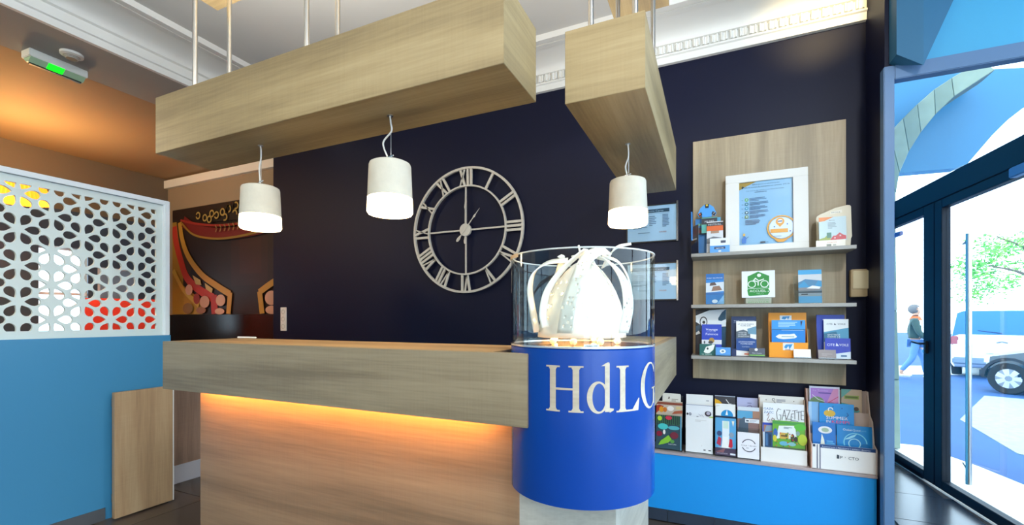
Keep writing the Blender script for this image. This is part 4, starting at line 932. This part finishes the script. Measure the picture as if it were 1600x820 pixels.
leaflet('white and photo sailing museum leaflet at the back of the violet holder', .688, 3.372, S3+.010, .128, .238, 3, '#e8f0f4', [('t', 'CITE', .12, .85, .24, .045, '#27405c'), SAIL(.42, .85, '#27405c'), ('t', 'VOILE', .56, .85, .32, .045, '#27405c'), ('p', [(0, .66), (1, .78), (1, .40), (0, .40)], '#4f9cc0'), ('p', [(0, .62), (.5, .68), (.7, .42), (0, .42)], '#2f7090'), ('t', 'ENTREZ', .16, .575, .5, .035, '#e4eef2'), ('t', 'DANS LE', .16, .525, .5, .035, '#e4eef2'), ('t', 'VOYAGE', .16, .475, .5, .035, '#e4eef2')])
leaflet('violet blue CITE VOILE leaflet at the front of the violet holder', .690, 3.345, S3+.004, .130, .126, 3, '#3442b8', [('t', 'CITE', .08, .62, .3, .12, '#e6eaf6'), ('p', [(.42, .62), (.55, .62), (.45, .78)], '#e6eaf6'), ('t', 'VOILE', .56, .62, .36, .12, '#e6eaf6'), ('p', [(0, 0), (1, 0), (1, .36), (.3, .22), (0, .26)], '#d8e6f2'), ('r', .62, .1, .85, .18, '#3a6a9c')])

# ================================================================== RACKS ON THE LOW CABINET
TB = CTZ
def tier(label, x, y, z, w, h, bg, shapes, lean=4, **kw): return leaflet(label, x, y, z, w, h, lean, bg, shapes, **kw)
def steps(label, x, w, tiers, group=None):
    """stepped clear rack: one ledge and one back plate per tier"""
    t = thing('brochure_rack', label, 'brochure rack', (x, 3.33, TB+.0005), 0, group)
    for (y0, y1, z, hh) in tiers:
        b2 = bmesh.new(); bx(b2, -w/2, y0, z, w/2, y1, z+.003); finish('ledge', b2, ACRYL, t)
        b2 = bmesh.new(); bx(b2, -w/2, y1, 0, w/2, y1+.003, hh); finish('divider', b2, ACRYL, t)
    for s in (-1, 1):
        b2 = bmesh.new(); prism(b2, [(.0, 0), (tiers[-1][1]+.003, 0), (tiers[-1][1]+.003, tiers[-1][3]), (.05, .2), (0, .06)], 0, s*w/2-(.002 if s > 0 else 0), s*w/2+(.002 if s < 0 else 0)); finish('side_panel', b2, ACRYL, t)
    return t
T3 = [(0, .05, .002, .20), (.055, .10, .15, .32), (.105, .15, .24, .37)]
G = 'stepped clear brochure racks on the low blue cabinet'
steps('clear stepped rack with a cartoon green and teal leaflet, next to the counter', -.299, .184, T3, G)
rc = random.Random(11)
blob = lambda n, x0, y0, x1, y1, cols, s=.06: [('e', rc.uniform(x0, x1), rc.uniform(y0, y1), rc.uniform(s*.4, s), rc.uniform(s*.3, s*.8), rc.choice(cols)) for _ in range(n)]
tier('colourful teal and green illustrated leaflet next to the counter', -.299, 3.353, TB+.008, .172, .236, '#35505c', [('p', [(0, .75), (1, .72), (1, 1), (0, 1)], '#3f6a4a')]+[('r', .04+.08*k, .72+.02*(k % 3), .07+.08*k, 1, '#20303a') for k in range(12)]+[('e', .15, .9, .09, .07, '#b8d83a'), ('e', .5, .93, .13, .06, '#c8324a'), ('e', .28, .66, .2, .09, '#4cc4c0'), ('e', .7, .64, .22, .06, '#58b0b8'), ('e', .14, .44, .12, .08, '#8a1f3a'), ('e', .72, .42, .16, .1, '#7a2c3c'), ('e', .33, .5, .05, .07, '#f0e8e0'), ('p', [(.1, .1), (.2, .24), (.34, .32), (.5, .42), (.62, .3), (.5, .2), (.3, .14)], '#8ac43a'), ('t', 'NATURE', .5, .14, .3, .03, '#dfe4e4'), ('e', .65, .24, .08, .05, '#5fa04a'), ('r', .95, 0, 1, 1, '#6aa8c8')])
tier('orange and cream food leaflet behind the illustrated one', -.300, 3.412, TB+.156, .178, .178, '#c9b8a4', [('r', 0, .86, 1, .96, '#8f4a36'), ('p', [(0, .5), (.3, .8), (.12, .85), (0, .8)], '#b03a20'), ('e', .2, .66, .09, .12, '#e2962a'), ('e', .34, .66, .07, .1, '#d8742a'), ('e', .55, .72, .13, .1, '#efe6dc'), ('r', .76, .7, .94, .82, '#d8c088'), ('p', [(.6, .5), (1, .55), (1, .68), (.7, .62)], '#b05a3c')])
tier('cream leaflet with rounded corners at the back, next to the counter', -.288, 3.462, TB+.247, .126, .138, '#e9e3d6', [('lines', .5, .58, .9, .74, 2, '#b0a494'), ('p', [(.3, .7), (.36, .86), (.42, .74)], '#6c5c50'), ('r', 0, 0, 1, .25, '#d8d0c0')], outline=[(0, 0), (1, 0), (1, .94), (.95, 1), (.05, 1), (0, .94)])
steps('clear stepped rack of three plain white leaflets', -.100, .180, T3, G)
tier('large blank white leaflet in front in the white rack', -.099, 3.353, TB+.008, .172, .242, '#f1f0ee', [('lines', .35, .86, .8, .93, 2, '#dedad6'), ('r', .66, .07, .74, .10, '#4a4a52'), ('r', .84, .07, .94, .10, '#4a4a52'), ('e', .6, .2, .01, .01, '#c8b4a8')])
tier('white leaflet with small black ink drawings in the white rack', -.100, 3.412, TB+.156, .176, .168, '#eeeef0', [('e', .06, .60, .035, .05, '#2c2c34'), ('e', .16, .60, .05, .06, '#4a4a54'), ('e', .16, .60, .025, .03, '#d8d8e0'), ('l', [(.48, .62), (.55, .56), (.6, .6), (.66, .52)], .012, '#9a9aa4'), ('r', .4, .5, .47, .53, '#6a6a74'), ('e', .82, .66, .12, .11, '#3a3038'), ('e', .83, .68, .07, .07, '#b8b0c0'), ('p', [(.84, .5), (1, .5), (1, .56), (.88, .54)], '#b8d850'), ('r', 0, .98, 1, 1, '#9a9ab8')])
tier('white leaflet standing at the back of the white rack', -.100, 3.462, TB+.247, .176, .142, '#f0efec', [('lines', .75, .68, .95, .76, 1, '#a8a8b0'), ('lines', .5, .42, .9, .5, 1, '#b8b0ac'), ('lines', .1, .44, .3, .5, 1, '#d0c8c4')])
steps('clear stepped rack with a red and sky blue family leaflet', .066, .134, T3, G)
tier('sky blue leaflet with red figures at the front of its rack', .066, 3.353, TB+.008, .127, .250, '#5aa6d6', [('r', .34, .26, .68, .92, '#e6eef2'), ('r', .38, .72, .64, .92, '#cfe6d8'), ('p', [(.3, .2), (.7, .2), (.62, .5), (.36, .5)], '#f4f4f0'), ('p', [(.8, .93), (.92, .93), (.86, .78)], '#f0ecd8'), ('p', [(.06, .3), (.16, .5), (.3, .45), (.26, .24)], '#c03050'), ('e', .2, .58, .12, .07, '#3c4c78'), ('p', [(.64, .24), (.7, .46), (.82, .44), (.84, .26), (.76, .2)], '#c41f3a'), ('e', .78, .56, .12, .07, '#8a9cb0'), ('r', 0, 0, 1, .2, '#4a3c54'), ('p', [(0, .08), (.5, .2), (.4, .08)], '#8a5a60'), ('t', 'Vallee du Vin', .15, .20, .6, .035, '#f0f0ec'), ('t', 'ESCAPADE', .1, .04, .5, .03, '#c8c0cc'), ('r', .72, .03, .97, .075, '#e4ecf4')])
tier('white leaflet with a blue disc and white sail in the family rack', .066, 3.412, TB+.156, .124, .188, '#eeeeea', [('e', .58, .60, .30, .19, '#1c8fcc'), ('p', [(.5, .6), (.58, .8), (.63, .6)], '#f2f4f2'), ('r', 0, .0, 1, .56, '#24304c'), ('p', [(.04, .95), (.2, .95), (.24, .92), (.04, .88)], '#dcdcd8')])
tier('dark leaflet with a yellow swoosh at the back of the family rack', .064, 3.462, TB+.247, .128, .146, '#3c3a40', [('p', [(0, .5), (0, .84), (.22, .76), (.5, .5)], '#e8b022'), ('l', [(.56, .82), (.8, .52)], .04, '#e4e4e0'), ('l', [(.66, .6), (.8, .64)], .03, '#e4e4e0'), ('r', 0, .96, 1, 1, '#a8b0c0')])
steps('clear stepped rack with a white circle emblem leaflet in front', .204, .136, T3, G)
tier('white leaflet with a dark ring emblem in front', .202, 3.345, TB+.008, .128, .168, '#eeecf0', [('ring', .52, .50, .33, .04, 20, 160, '#2a2a3c'), ('ring', .52, .50, .33, .04, 200, 340, '#2a2a3c'), ('t', 'FOLK * BLUES', .18, .475, .68, .04, '#4a3c4c'), ('lines', .4, .38, .65, .42, 1, '#a8a4b0')])
tier('brown stone town leaflet behind the ring emblem', .205, 3.402, TB+.156, .130, .180, '#8a6a64', [('p', [(0, .55), (.7, .6), (.7, .85), (0, .85)], '#5aa4cc'), ('p', [(0, 0), (.5, 0), (.5, .55), (.3, .62), (.1, .5)], '#4c5c6c'), ('r', .35, .42, 1, .56, '#e6e8ea'), ('r', .4, .46, .52, .52, '#4a5a6c'), ('lines', .55, .44, .95, .54, 3, '#b8bcc4'), ('p', [(.7, .6), (1, .62), (1, .85), (.7, .85)], '#a87c64'), ('r', .0, .86, 1, 1, '#d4dce4')])
tier('pale lilac leaflet with a red band at the back of the emblem rack', .203, 3.462, TB+.247, .126, .142, '#b4b8dc', [('r', 0, .0, 1, .48, '#d8dce8'), ('p', [(0, .36), (.5, .42), (1, .3), (1, .44), (0, .52)], '#cc2440'), ('lines', .5, .72, .85, .78, 1, '#6a6c98'), ('l', [(.5, .6), (.65, .66), (.72, .56)], .02, '#3c3c70')])
# gazette box
t = thing('gazette_box', 'white card box holding the local gazette and a green flyer', 'display box', (.402, 3.345, TB+.0005))
b2 = bmesh.new(); bx(b2, -.128, 0, 0, .128, .10, .012); finish('base', b2, ACW, t)
sheet('front_panel', .256, .095, '#eeece8', [('r', 0, .0, 1, .04, '#d8d0c8')], t, (0, -.002, 0), t=.003)
for s in (-1, 1):
    b2 = bmesh.new(); prism(b2, [(0, .012), (.10, .012), (.12, .40), (.09, .40), (.03, .12)], 0, s*.128-.0015, s*.128+.0015); finish('side_panel', b2, mat('#c7a689', .6), t)
sheet('header', .262, .415, '#e2e0da', [('e', .17, .925, .012, .008, '#4a4640'), ('e', .78, .925, .012, .008, '#4a4640'), ('ring', .335, .935, .035, .011, -40, 290, '#2a2a34'), ('l', [(.345, .905), (.38, .88)], .012, '#2a2a34'), ('lines', .40, .89, .65, .95, 4, '#9a9aa4')], t, (0, .105, .0), (-math.radians(3), 0, 0))
INK = '#55525c'
hand = lambda P, w=.013, c=INK: ('l', P, w, c)
GZ = [('t', 'GAZA', .02, .84, .24, .05, '#3c70b0'), ('t', 'ZAZC', .02, .76, .24, .05, '#3c70b0'),
      hand([(.10, .70), (.14, .76), (.15, .70), (.10, .60), (.14, .585), (.17, .62)], .013, '#8a5a5c'), hand([(.28, .64), (.23, .66), (.21, .61), (.26, .58), (.28, .64), (.29, .585), (.32, .59)], .013, '#8a5a5c'),
      hand([(.44, .86), (.38, .88), (.34, .80), (.35, .66), (.40, .60), (.44, .66), (.44, .74), (.40, .74)]),
      hand([(.47, .64), (.53, .86), (.57, .64)]), hand([(.49, .73), (.56, .73)]), hand([(.57, .86), (.67, .86), (.58, .66), (.68, .66)]),
      hand([(.75, .79), (.70, .78), (.69, .72), (.73, .71)]), hand([(.69, .72), (.69, .65), (.75, .64)]), hand([(.72, .85), (.84, .87)]), hand([(.78, .86), (.78, .67)]), hand([(.82, .83), (.93, .84)]), hand([(.87, .84), (.87, .66)]),
      hand([(1, .86), (.93, .86), (.93, .67), (1, .67)]), hand([(.93, .77), (.99, .77)]), ('ring', .76, .52, .16, .012, 20, 160, '#8898c8')]
leaflet('local gazette with hand drawn grey title in the white box', .408, 3.400, TB+.085, .232, .290, 3, '#eef0f2', GZ, 'newspaper', 'gazette')
leaflet('green illustrated flyer with a rural fair scene in front of the gazette', .434, 3.372, TB+.088, .180, .180, 3, '#6cae3a', [('p', [(.1, .35), (.2, .82), (.7, .86), (.75, .4)], '#e8f0ec'), ('r', 0, .88, 1, .97, '#4a9a48'), ('e', .85, .82, .18, .12, '#5ab83c'), ('r', .22, .36, .5, .58, '#d8b050'), ('r', .26, .44, .46, .5, '#6a5028'), ('e', .09, .55, .07, .16, '#3a68b0'), ('e', .07, .36, .06, .12, '#d8c83c'), ('e', .62, .42, .06, .14, '#5c4038'), ('e', .72, .38, .05, .1, '#3c3430'), ('e', .78, .60, .06, .08, '#88a8a0'), ('e', .92, .38, .14, .2, '#b8cc3c'), ('e', .35, .2, .14, .08, '#6ab4cc'), ('e', .6, .2, .12, .07, '#88c0c4'), ('r', 0, 0, 1, .07, '#5a6c50'), ('lines', .35, .72, .62, .8, 2, '#8a9a9c')]+[('e', rc.uniform(.05, .95), rc.uniform(.1, .6), .02, .02, rc.choice(['#d84a3a', '#3c8a30', '#e8e060', '#2c6a3c'])) for _ in range(22)], 'flyer', 'flyer')
leaflet('narrow dark blue leaflet low beside the green flyer', .316, 3.372, TB+.090, .056, .098, 3, '#2c4c74', [('r', 0, 0, .2, 1, '#c8d4e0'), ('r', .3, .1, .5, .9, '#4a78a8'), ('r', .65, .1, .85, .85, '#1c3450')])
leaflet('small rust and blue photo leaflet above the narrow dark blue one', .316, 3.386, TB+.10, .058, .145, 3, '#b07a60', [('r', 0, .9, 1, 1, '#3048b0'), ('r', 0, .6, .14, .9, '#4a5cb0'), ('p', [(.2, .6), (1, .66), (1, .9), (.4, .88)], '#8aa0b4')])
# the big tiered display
t = thing('tiered_display', 'large white display with navy band and printed lip at the end of the cabinet', 'display stand', (.712, 3.325, TB+.0005), 0)
b2 = bmesh.new(); bx(b2, -.16, 0, 0, .16, .20, .006); finish('base', b2, ACW, t)
for s in (-1, 1):
    b2 = bmesh.new(); prism(b2, [(-.01, 0), (.20, 0), (.205, .47), (.165, .47), (.12, .33), (.07, .30), (.04, .17), (-.012, .15)], 0, s*.163-.003, s*.163+.003); finish('side_panel', b2, mat('#cfc0b6', .5) if s > 0 else mat('#c9a090', .5), t)
for y, z, hh in ((.075, .006, .20), (.13, .12, .34), (.185, .006, .47)):
    b2 = bmesh.new(); bx(b2, -.16, y, z, .16, y+.004, hh); finish('divider', b2, mat('#b9a79c', .6), t)
NB = '#24467c'
sheet('front_lip', .318, .150, '#f2f1ee', [('r', 0, .86, 1, 1, NB), ('r', 0, .86, .12, 1, '#f2f1ee'), ('r', .01, .88, .05, .98, '#22304c'), ('t', 'Restaurants | Nautisme | visites | detente', .16, .895, .76, .05, '#dfe6f0'), ('r', .075, 0, .09, .98, '#4a5478'), ('r', .12, 0, .135, .98, '#4a5478'), ('p', [(.40, .48), (.435, .48), (.435, .62), (.40, .64)], '#3c4450'), ('t', 'P', .45, .49, .04, .12, '#50545c'), ('r', .525, .54, .535, .58, '#9a9ca0'), ('t', 'CTO', .58, .485, .16, .12, '#50545c')], t, (0, -.006, .004), (math.radians(-1), 0, 0), t=.004)
leaflet('purple and pink coastal brochure at the top of the white display', .648, 3.485, TB+.30, .164, .190, 3, '#cfd6ea', [('r', .04, .06, .96, .94, '#a878cc'), ('t', 'La Trinite', .12, .84, .5, .05, '#c8a8e4'), ('r', .3, .76, .78, .80, '#6a4aa4'), ('p', [(.5, .3), (.96, .5), (.96, .94), (.8, .94)], '#d08ab8'), ('e', .25, .45, .25, .2, '#6a8a5c'), ('l', [(.1, .7), (.3, .55), (.5, .5)], .02, '#e4e8e8'), ('l', [(.6, .45), (.95, .68)], .02, '#c83a5c'), ('e', .7, .38, .2, .1, '#9a6a8c')], 'brochure', 'brochure')
leaflet('beige and green brochure at the top corner of the white display', .792, 3.485, TB+.29, .108, .190, 3, '#b8a288', [('p', [(0, .55), (.4, .5), (.9, .3), (.7, .2), (0, .3)], '#4a9a94'), ('r', .15, .68, .85, .80, '#8aa04a'), ('r', .2, .71, .8, .77, '#5c6c30'), ('e', .72, .36, .12, .07, '#5a4a3c'), ('p', [(0, 1), (.5, 1), (0, .7)], '#5a9a94')], 'brochure', 'brochure')
leaflet('bright blue SUMMER booklet in the middle tier of the white display', .701, 3.425, TB+.195, .182, .198, 4, '#1c90dc', [('e', .3, .68, .17, .11, '#e0b83a'), ('ring', .33, .80, .08, .03, 0, 220, '#eef2f0'), ('t', 'SUMMER', .2, .50, .62, .10, '#f0f2f4'), ('t', 'IN', .2, .38, .12, .09, '#f0f2f4'), ('t', 'KEMPI', .36, .38, .5, .09, '#e84a7a'), ('l', [(.74, .56), (.84, .66), (.8, .72)], .02, '#1450a4'), ('r', .5, .24, .68, .27, '#f0e8d8'), ('e', .4, .9, .02, .02, '#1c5cb0'), ('e', .66, .86, .02, .02, '#1c5cb0')], 'booklet', 'booklet')
leaflet('pale blue folded brochure behind the SUMMER booklet', .582, 3.437, TB+.195, .058, .200, 4, '#7fb4e4', [('r', 0, 0, .3, 1, '#a8cdec')], 'brochure', 'brochure')
leaflet('blue brochure with a white sail and white oval at the front of the display', .627, 3.372, TB+.012, .122, .264, 5, '#2476c8', [('e', .55, .83, .3, .085, '#e6e8ea'), ('e', .55, .83, .16, .05, '#a8bca0'), ('p', [(.3, .3), (.44, .3), (.56, .3), (.5, .6), (.4, .74)], '#eef0e0'), ('e', .75, .45, .25, .12, '#3c98d8'), ('lines', .6, .4, .95, .6, 4, '#6ab4e8')], 'brochure', 'brochure')
leaflet('bright blue brochure with a spiral shell at the front of the display', .783, 3.372, TB+.012, .178, .258, 5, '#1788d0', [('t', 'Océan', .18, .875, .26, .05, '#f0f4f4'), ('t', 'Quest', .46, .875, .22, .05, '#c8e0e8'), ('t', 'park', .70, .875, .14, .045, '#6ab8dc'), ('ring', .52, .60, .34, .035, 0, 200, '#7ad0ec'), ('ring', .50, .58, .18, .03, 0, 360, '#a8e0f0'), ('p', [(.2, .66), (.4, .76), (.58, .82), (.5, .74), (.35, .68)], '#9adcf0'), ('e', .8, .5, .15, .1, '#1474b8')], 'brochure', 'brochure')

# ================================================================== OUTSIDE THE GLASS: a walker, two cars, a tree
def skin(name, V, E, R, m, loc, rz, parent=None, root=0, sub=2):
    me = bpy.data.meshes.new(name); me.from_pydata(V, E, []); me.materials.append(m)
    o = bpy.data.objects.new(name, me); COL.objects.link(o); o.location = loc; o.rotation_euler = (0, 0, rz)
    if parent: o.parent = parent; o.location = (0, 0, 0); o.rotation_euler = (0, 0, 0)
    s = o.modifiers.new('skin', 'SKIN')
    for i, r in enumerate(R):
        me.skin_vertices[0].data[i].radius = r if isinstance(r, tuple) else (r, r); me.skin_vertices[0].data[i].use_root = i == root
    s.use_smooth_shade = True; u = o.modifiers.new('sub', 'SUBSURF'); u.levels = u.render_levels = sub
    return o
WP = Vector((4.42, 13.9, -.02))
SKIN = mat('#c89a7c', .6); JKT = mat('#31473f', .8, noise=.2, nscale=10); JEAN = mat('#5f87b8', .8, noise=.15, nscale=8)
# pelvis, spine, chest, neck, head / legs mid-stride / arms
Vv = [(0, 0, .93), (0, .01, 1.10), (0, .02, 1.30), (0, .02, 1.44), (0, .0, 1.53), (0, -.01, 1.62), (0, .0, 1.71),
      (.09, 0, .88), (.10, -.14, .50), (.10, -.20, .09), (.10, -.34, .05), (-.09, 0, .88), (-.10, .06, .49), (-.10, .28, .14), (-.10, .20, .05),
      (.19, .02, 1.38), (.25, .10, 1.12), (.26, .02, .90), (.26, -.02, .83), (-.19, .02, 1.38), (-.25, -.04, 1.12), (-.24, -.20, .95), (-.24, -.26, .92)]
Ee = [(0, 1), (1, 2), (2, 3), (3, 4), (4, 5), (5, 6), (0, 7), (7, 8), (8, 9), (9, 10), (0, 11), (11, 12), (12, 13), (13, 14), (2, 15), (15, 16), (16, 17), (17, 18), (2, 19), (19, 20), (20, 21), (21, 22)]
Rr = [(.15, .11), (.14, .11), (.17, .12), (.07, .07), (.055, .06), (.085, .10), (.06, .07), .09, .065, .045, .04, .09, .065, .045, .04, .065, .045, .035, .03, .065, .045, .035, .03]
pe = skin('person', Vv, Ee, Rr, SKIN, WP, math.radians(75))
tag(pe, 'person in dark green jacket and light blue jeans walking on the street outside', 'person')
tj = [(0, .01, .98), (0, .01, 1.12), (0, .02, 1.32), (0, .02, 1.42), (.20, .02, 1.38), (.25, .10, 1.12), (.26, .03, .92), (-.20, .02, 1.38), (-.25, -.04, 1.12), (-.24, -.18, .97)]
skin('jacket', tj, [(0, 1), (1, 2), (2, 3), (2, 4), (4, 5), (5, 6), (2, 7), (7, 8), (8, 9)], [(.19, .14), (.175, .135), (.20, .145), (.09, .09), .085, .065, .055, .085, .065, .055], JKT, WP, 0, pe, 1)
jl = [(0, 0, .93), (.09, 0, .86), (.10, -.14, .50), (.10, -.19, .12), (-.09, 0, .86), (-.10, .06, .49), (-.10, .27, .17)]
skin('jeans', jl, [(0, 1), (1, 2), (2, 3), (0, 4), (4, 5), (5, 6)], [(.16, .12), .09, .07, .055, .09, .07, .055], JEAN, WP, 0, pe)
b2 = bmesh.new(); bmesh.ops.create_uvsphere(b2, u_segments=20, v_segments=14, radius=.115); bmesh.ops.scale(b2, vec=(.95, 1.05, 1.05), verts=b2.verts[:]); bmesh.ops.translate(b2, vec=(0, .025, 1.67), verts=b2.verts[:]); bmesh.ops.delete(b2, geom=[v for v in b2.verts if v.co.y < -.045 and v.co.z < 1.70], context='VERTS'); finish('hair', b2, mat('#6d6a68', .9), pe, smooth=True)
b2 = bmesh.new(); lathe(b2, [(.13, 1.40), (.10, 1.46), (.085, 1.50), (.075, 1.49), (.09, 1.42)], 20, closed=True); finish('scarf', b2, mat('#d8682e', .8), pe, smooth=True)
for s, y, z in ((1, -.27, .0), (-1, .22, .03)):
    b2 = bmesh.new(); bx(b2, s*.10-.05, y-.15, z, s*.10+.05, y+.13, z+.09, .03); finish('shoe', b2, mat('#e8e8e8', .6), pe, smooth=True)

def wheel(root, x, y, r=.31, side=1):
    w = bpy.data.objects.new('wheel', None)
    b2 = bmesh.new(); rings = lathe(b2, [(r*.62, -.09), (r*.95, -.095), (r, -.07), (r, .07), (r*.95, .095), (r*.62, .09)], 32, closed=True)
    o = finish('wheel', b2, mat('#15171a', .8), root, (x, y, r), (PI/2, 0, 0), smooth=True)
    b2 = bmesh.new(); lathe(b2, [(r*.62, -.085), (r*.58, -.06), (0.01, -.06), (.01, .06), (r*.58, .06), (r*.62, .085)], 32); finish('rim', b2, mat('#8d959c', .35, metal=.7), o, smooth=True)
    for q in (-1, 1):
        for k in range(7):
            b2 = bmesh.new(); a = 2*PI*k/7; c, s = math.cos(a), math.sin(a)
            prism(b2, [(c*.05-s*.03, s*.05+c*.03), (c*r*.60-s*.045, s*r*.60+c*.045), (c*r*.60+s*.045, s*r*.60-c*.045), (c*.05+s*.03, s*.05-c*.03)], 2, q*.062, q*.088); finish('spoke', b2, mat('#cfd6da', .3, metal=.5), o)
    return o
def car(name, label, loc, rz, paint, L=4.4, Wd=1.8, Hh=1.58, suv=True):
    """length along local x with the nose toward -x; sections lofted along the length"""
    t = thing(name, label, 'car', loc, rz)
    h = Hh; b2 = bmesh.new()
    # (x, half width, floor z, belt z, roof z, half width of roof)
    if suv: secs = [(-L/2, .70, .35, .72, .74, .60), (-L/2+.15, .86, .25, .85, .90, .72), (-L/2+1.1, .90, .22, .98, 1.02, .74), (-L/2+1.75, .90, .22, 1.0, h-.06, .66), (-.2, .90, .22, 1.0, h, .68), (L/2-.75, .90, .22, 1.0, h-.02, .72), (L/2-.25, .89, .24, 1.0, h-.08, .76), (L/2-.05, .87, .28, 1.0, 1.06, .84), (L/2, .82, .34, .78, .82, .78)]
    else: secs = [(-L/2, .60, .32, .60, .63, .52), (-L/2+.12, .80, .22, .70, .76, .66), (-L/2+.9, .85, .18, .88, .94, .70), (-L/2+1.6, .86, .18, .94, h-.08, .60), (0, .86, .18, .95, h, .62), (L/2-.8, .86, .18, .96, h-.05, .60), (L/2-.25, .84, .2, .96, 1.12, .64), (L/2, .74, .3, .8, .86, .66)]
    def ring(x, w, z0, zb, zr, wr): return [(x, -w*.92, z0), (x, -w, z0+.12), (x, -w, zb-.14), (x, -w*.965, zb), (x, -wr, zr-.05), (x, -wr*.85, zr), (x, wr*.85, zr), (x, wr, zr-.05), (x, w*.965, zb), (x, w, zb-.14), (x, w, z0+.12), (x, w*.92, z0)]
    R_ = [[b2.verts.new(p) for p in ring(*s)] for s in secs]
    for i, (a, b) in enumerate(zip(R_, R_[1:])):
        for k in range(12):
            f = b2.faces.new((a[k], a[(k+1) % 12], b[(k+1) % 12], b[k]))
            tall = secs[i][4] > 1.2 or secs[i+1][4] > 1.2
            if tall and k in (3, 7) : f.material_index = 1
            if k in (4, 5, 6) and ((secs[i][4] < 1.2) != (secs[i+1][4] < 1.2)): f.material_index = 1
    b2.faces.new(R_[0]); b2.faces.new(R_[-1])
    finish('body', b2, [mat(paint, .25, coat=.5), mat('#2f6db4', .35, spec=.3)], t, smooth=True)
    wx = L/2-(.85 if suv else .39)
    for x in (-wx, wx):
        for s in (-1, 1): wheel(t, x, s*(Wd/2-.11), .33 if suv else .30)
        for s in (-1, 1):
            b2 = bmesh.new(); r0 = .36 if suv else .33; b3 = [(x+r0*math.cos(a), r0*math.sin(a)+.32) for a in [PI*k/14 for k in range(15)]]+[(x+(r0+.05)*math.cos(a), (r0+.05)*math.sin(a)+.32) for a in [PI*(14-k)/14 for k in range(15)]]
            prism(b2, b3, 1, s*(Wd/2-.10)-.02, s*(Wd/2)+.012); finish('wheel_arch', b2, mat('#20242a', .7), t)
    # rear and front furniture
    for s in (-1, 1):
        b2 = bmesh.new(); bx(b2, L/2-.10, s*.80-.07, .80, L/2-.005, s*.80+.07, 1.02, .02); finish('tail_lamp', b2, mat('#b0646a', .3), t)
        b2 = bmesh.new(); bx(b2, -L/2+.02, s*.62-.14, .55, -L/2+.16, s*.62+.14, .72, .03); finish('head_lamp', b2, mat('#dde6ea', .15), t)
        b2 = bmesh.new(); bx(b2, -L/2+1.5, s*(Wd/2+.07)-.08, 1.0, -L/2+1.62, s*(Wd/2+.07)+.08, 1.12, .03); finish('mirror', b2, mat(paint, .3), t)
        if suv:
            b2 = bmesh.new(); tube(b2, [(-.9, s*.58, h-.02), (-.8, s*.58, h+.04), (L/2-.9, s*.58, h+.03), (L/2-.8, s*.58, h-.04)], .018, 8); finish('roof_rail', b2, mat('#3a4656', .5), t)
    b2 = bmesh.new(); bx(b2, L/2-.08, -.84, .34, L/2+.07, .84, .50, .03); finish('rear_bumper', b2, mat('#7f93a8' if suv else '#2a333c', .5), t)
    b2 = bmesh.new(); bx(b2, L/2+.0, -.26, .62, L/2+.02, .26, .74); finish('number_plate', b2, mat('#e8e8e0', .5), t)
    b2 = bmesh.new(); bx(b2, -L/2-.05, -.76, .28, -L/2+.1, .76, .46, .03); finish('front_bumper', b2, mat('#232a32', .5), t)
    b2 = bmesh.new(); tube(b2, [(L/2-.06, 0, 1.10), (L/2-.09, -.40, 1.16)], .012, 6); finish('wiper', b2, mat('#0c2c54', .5), t)
    if suv:
        b2 = bmesh.new(); tube(b2, [(L/2+.004, -.09, .88), (L/2+.012, 0, .91), (L/2+.004, .09, .88)], .012, 8); finish('emblem', b2, mat('#7a8a9a', .3, metal=.6), t)
    return t
car('estate_car', 'white car with a wide blue rear window parked across the street', (7.0, 16.4, -.03), math.radians(247.5), '#e8ebee', Hh=1.72)
car('hatchback_car', 'dark grey small car whose front wheel shows at the photo edge', (6.69, 11.49, -.03), math.radians(-40), '#16303e', L=3.5, Wd=1.7, Hh=1.46, suv=False)
# tree
tr = thing('street_tree', 'bright green leafy tree rising beyond the parked cars', 'tree', (10.2, 20.5, -.03))
b2 = bmesh.new(); tube(b2, smooth_path([(0, 0, 0), (.1, 0, 1.4), (-.1, .1, 2.6), (.1, 0, 4.2)], 5), [.20-.006*k for k in range(16)], 10)
for a, e in ((2.6, (-2.0, -.6, 3.2)), (2.9, (1.2, .8, 4.4)), (3.2, (-1.3, .6, 4.3)), (3.4, (.5, -1.2, 4.4))):
    tube(b2, smooth_path([(0, .05, a-.5), (e[0]*.5, e[1]*.5, (a+e[2])/2), e], 4), [.07-.006*k for k in range(9)], 6)
finish('trunk', b2, mat('#6b6257', .9, bump=.4), tr, smooth=True)
rt = random.Random(5); b2 = bmesh.new()
cl_ = [(-2.1+rt.uniform(-.3, .3), rt.uniform(-.8, .5), rt.uniform(2.4, 3.4)) for _ in range(5)]+[(rt.uniform(-1.9, 1.8), rt.uniform(-1.2, 1.2), rt.uniform(2.2, 4.6)) for _ in range(24)]
for c in cl_:
    for _ in range(110):
        p = Vector(c)+Vector((rt.gauss(0, .30), rt.gauss(0, .3), rt.gauss(0, .13)))
        u = Vector((rt.gauss(0, 1), rt.gauss(0, 1), rt.gauss(0, .5))).normalized(); v = u.orthogonal().normalized(); s = rt.uniform(.05, .09)
        f = b2.faces.new([b2.verts.new(p+u*s*a+v*s*b) for a, b in ((-1, 0), (0, .5), (1, 0), (0, -.5))]); f.material_index = rt.randrange(2)
fo = finish('foliage', b2, [mat('#4fa33c', .7), mat('#7cc050', .7)], tr, smooth=None); fo['kind'] = 'stuff'
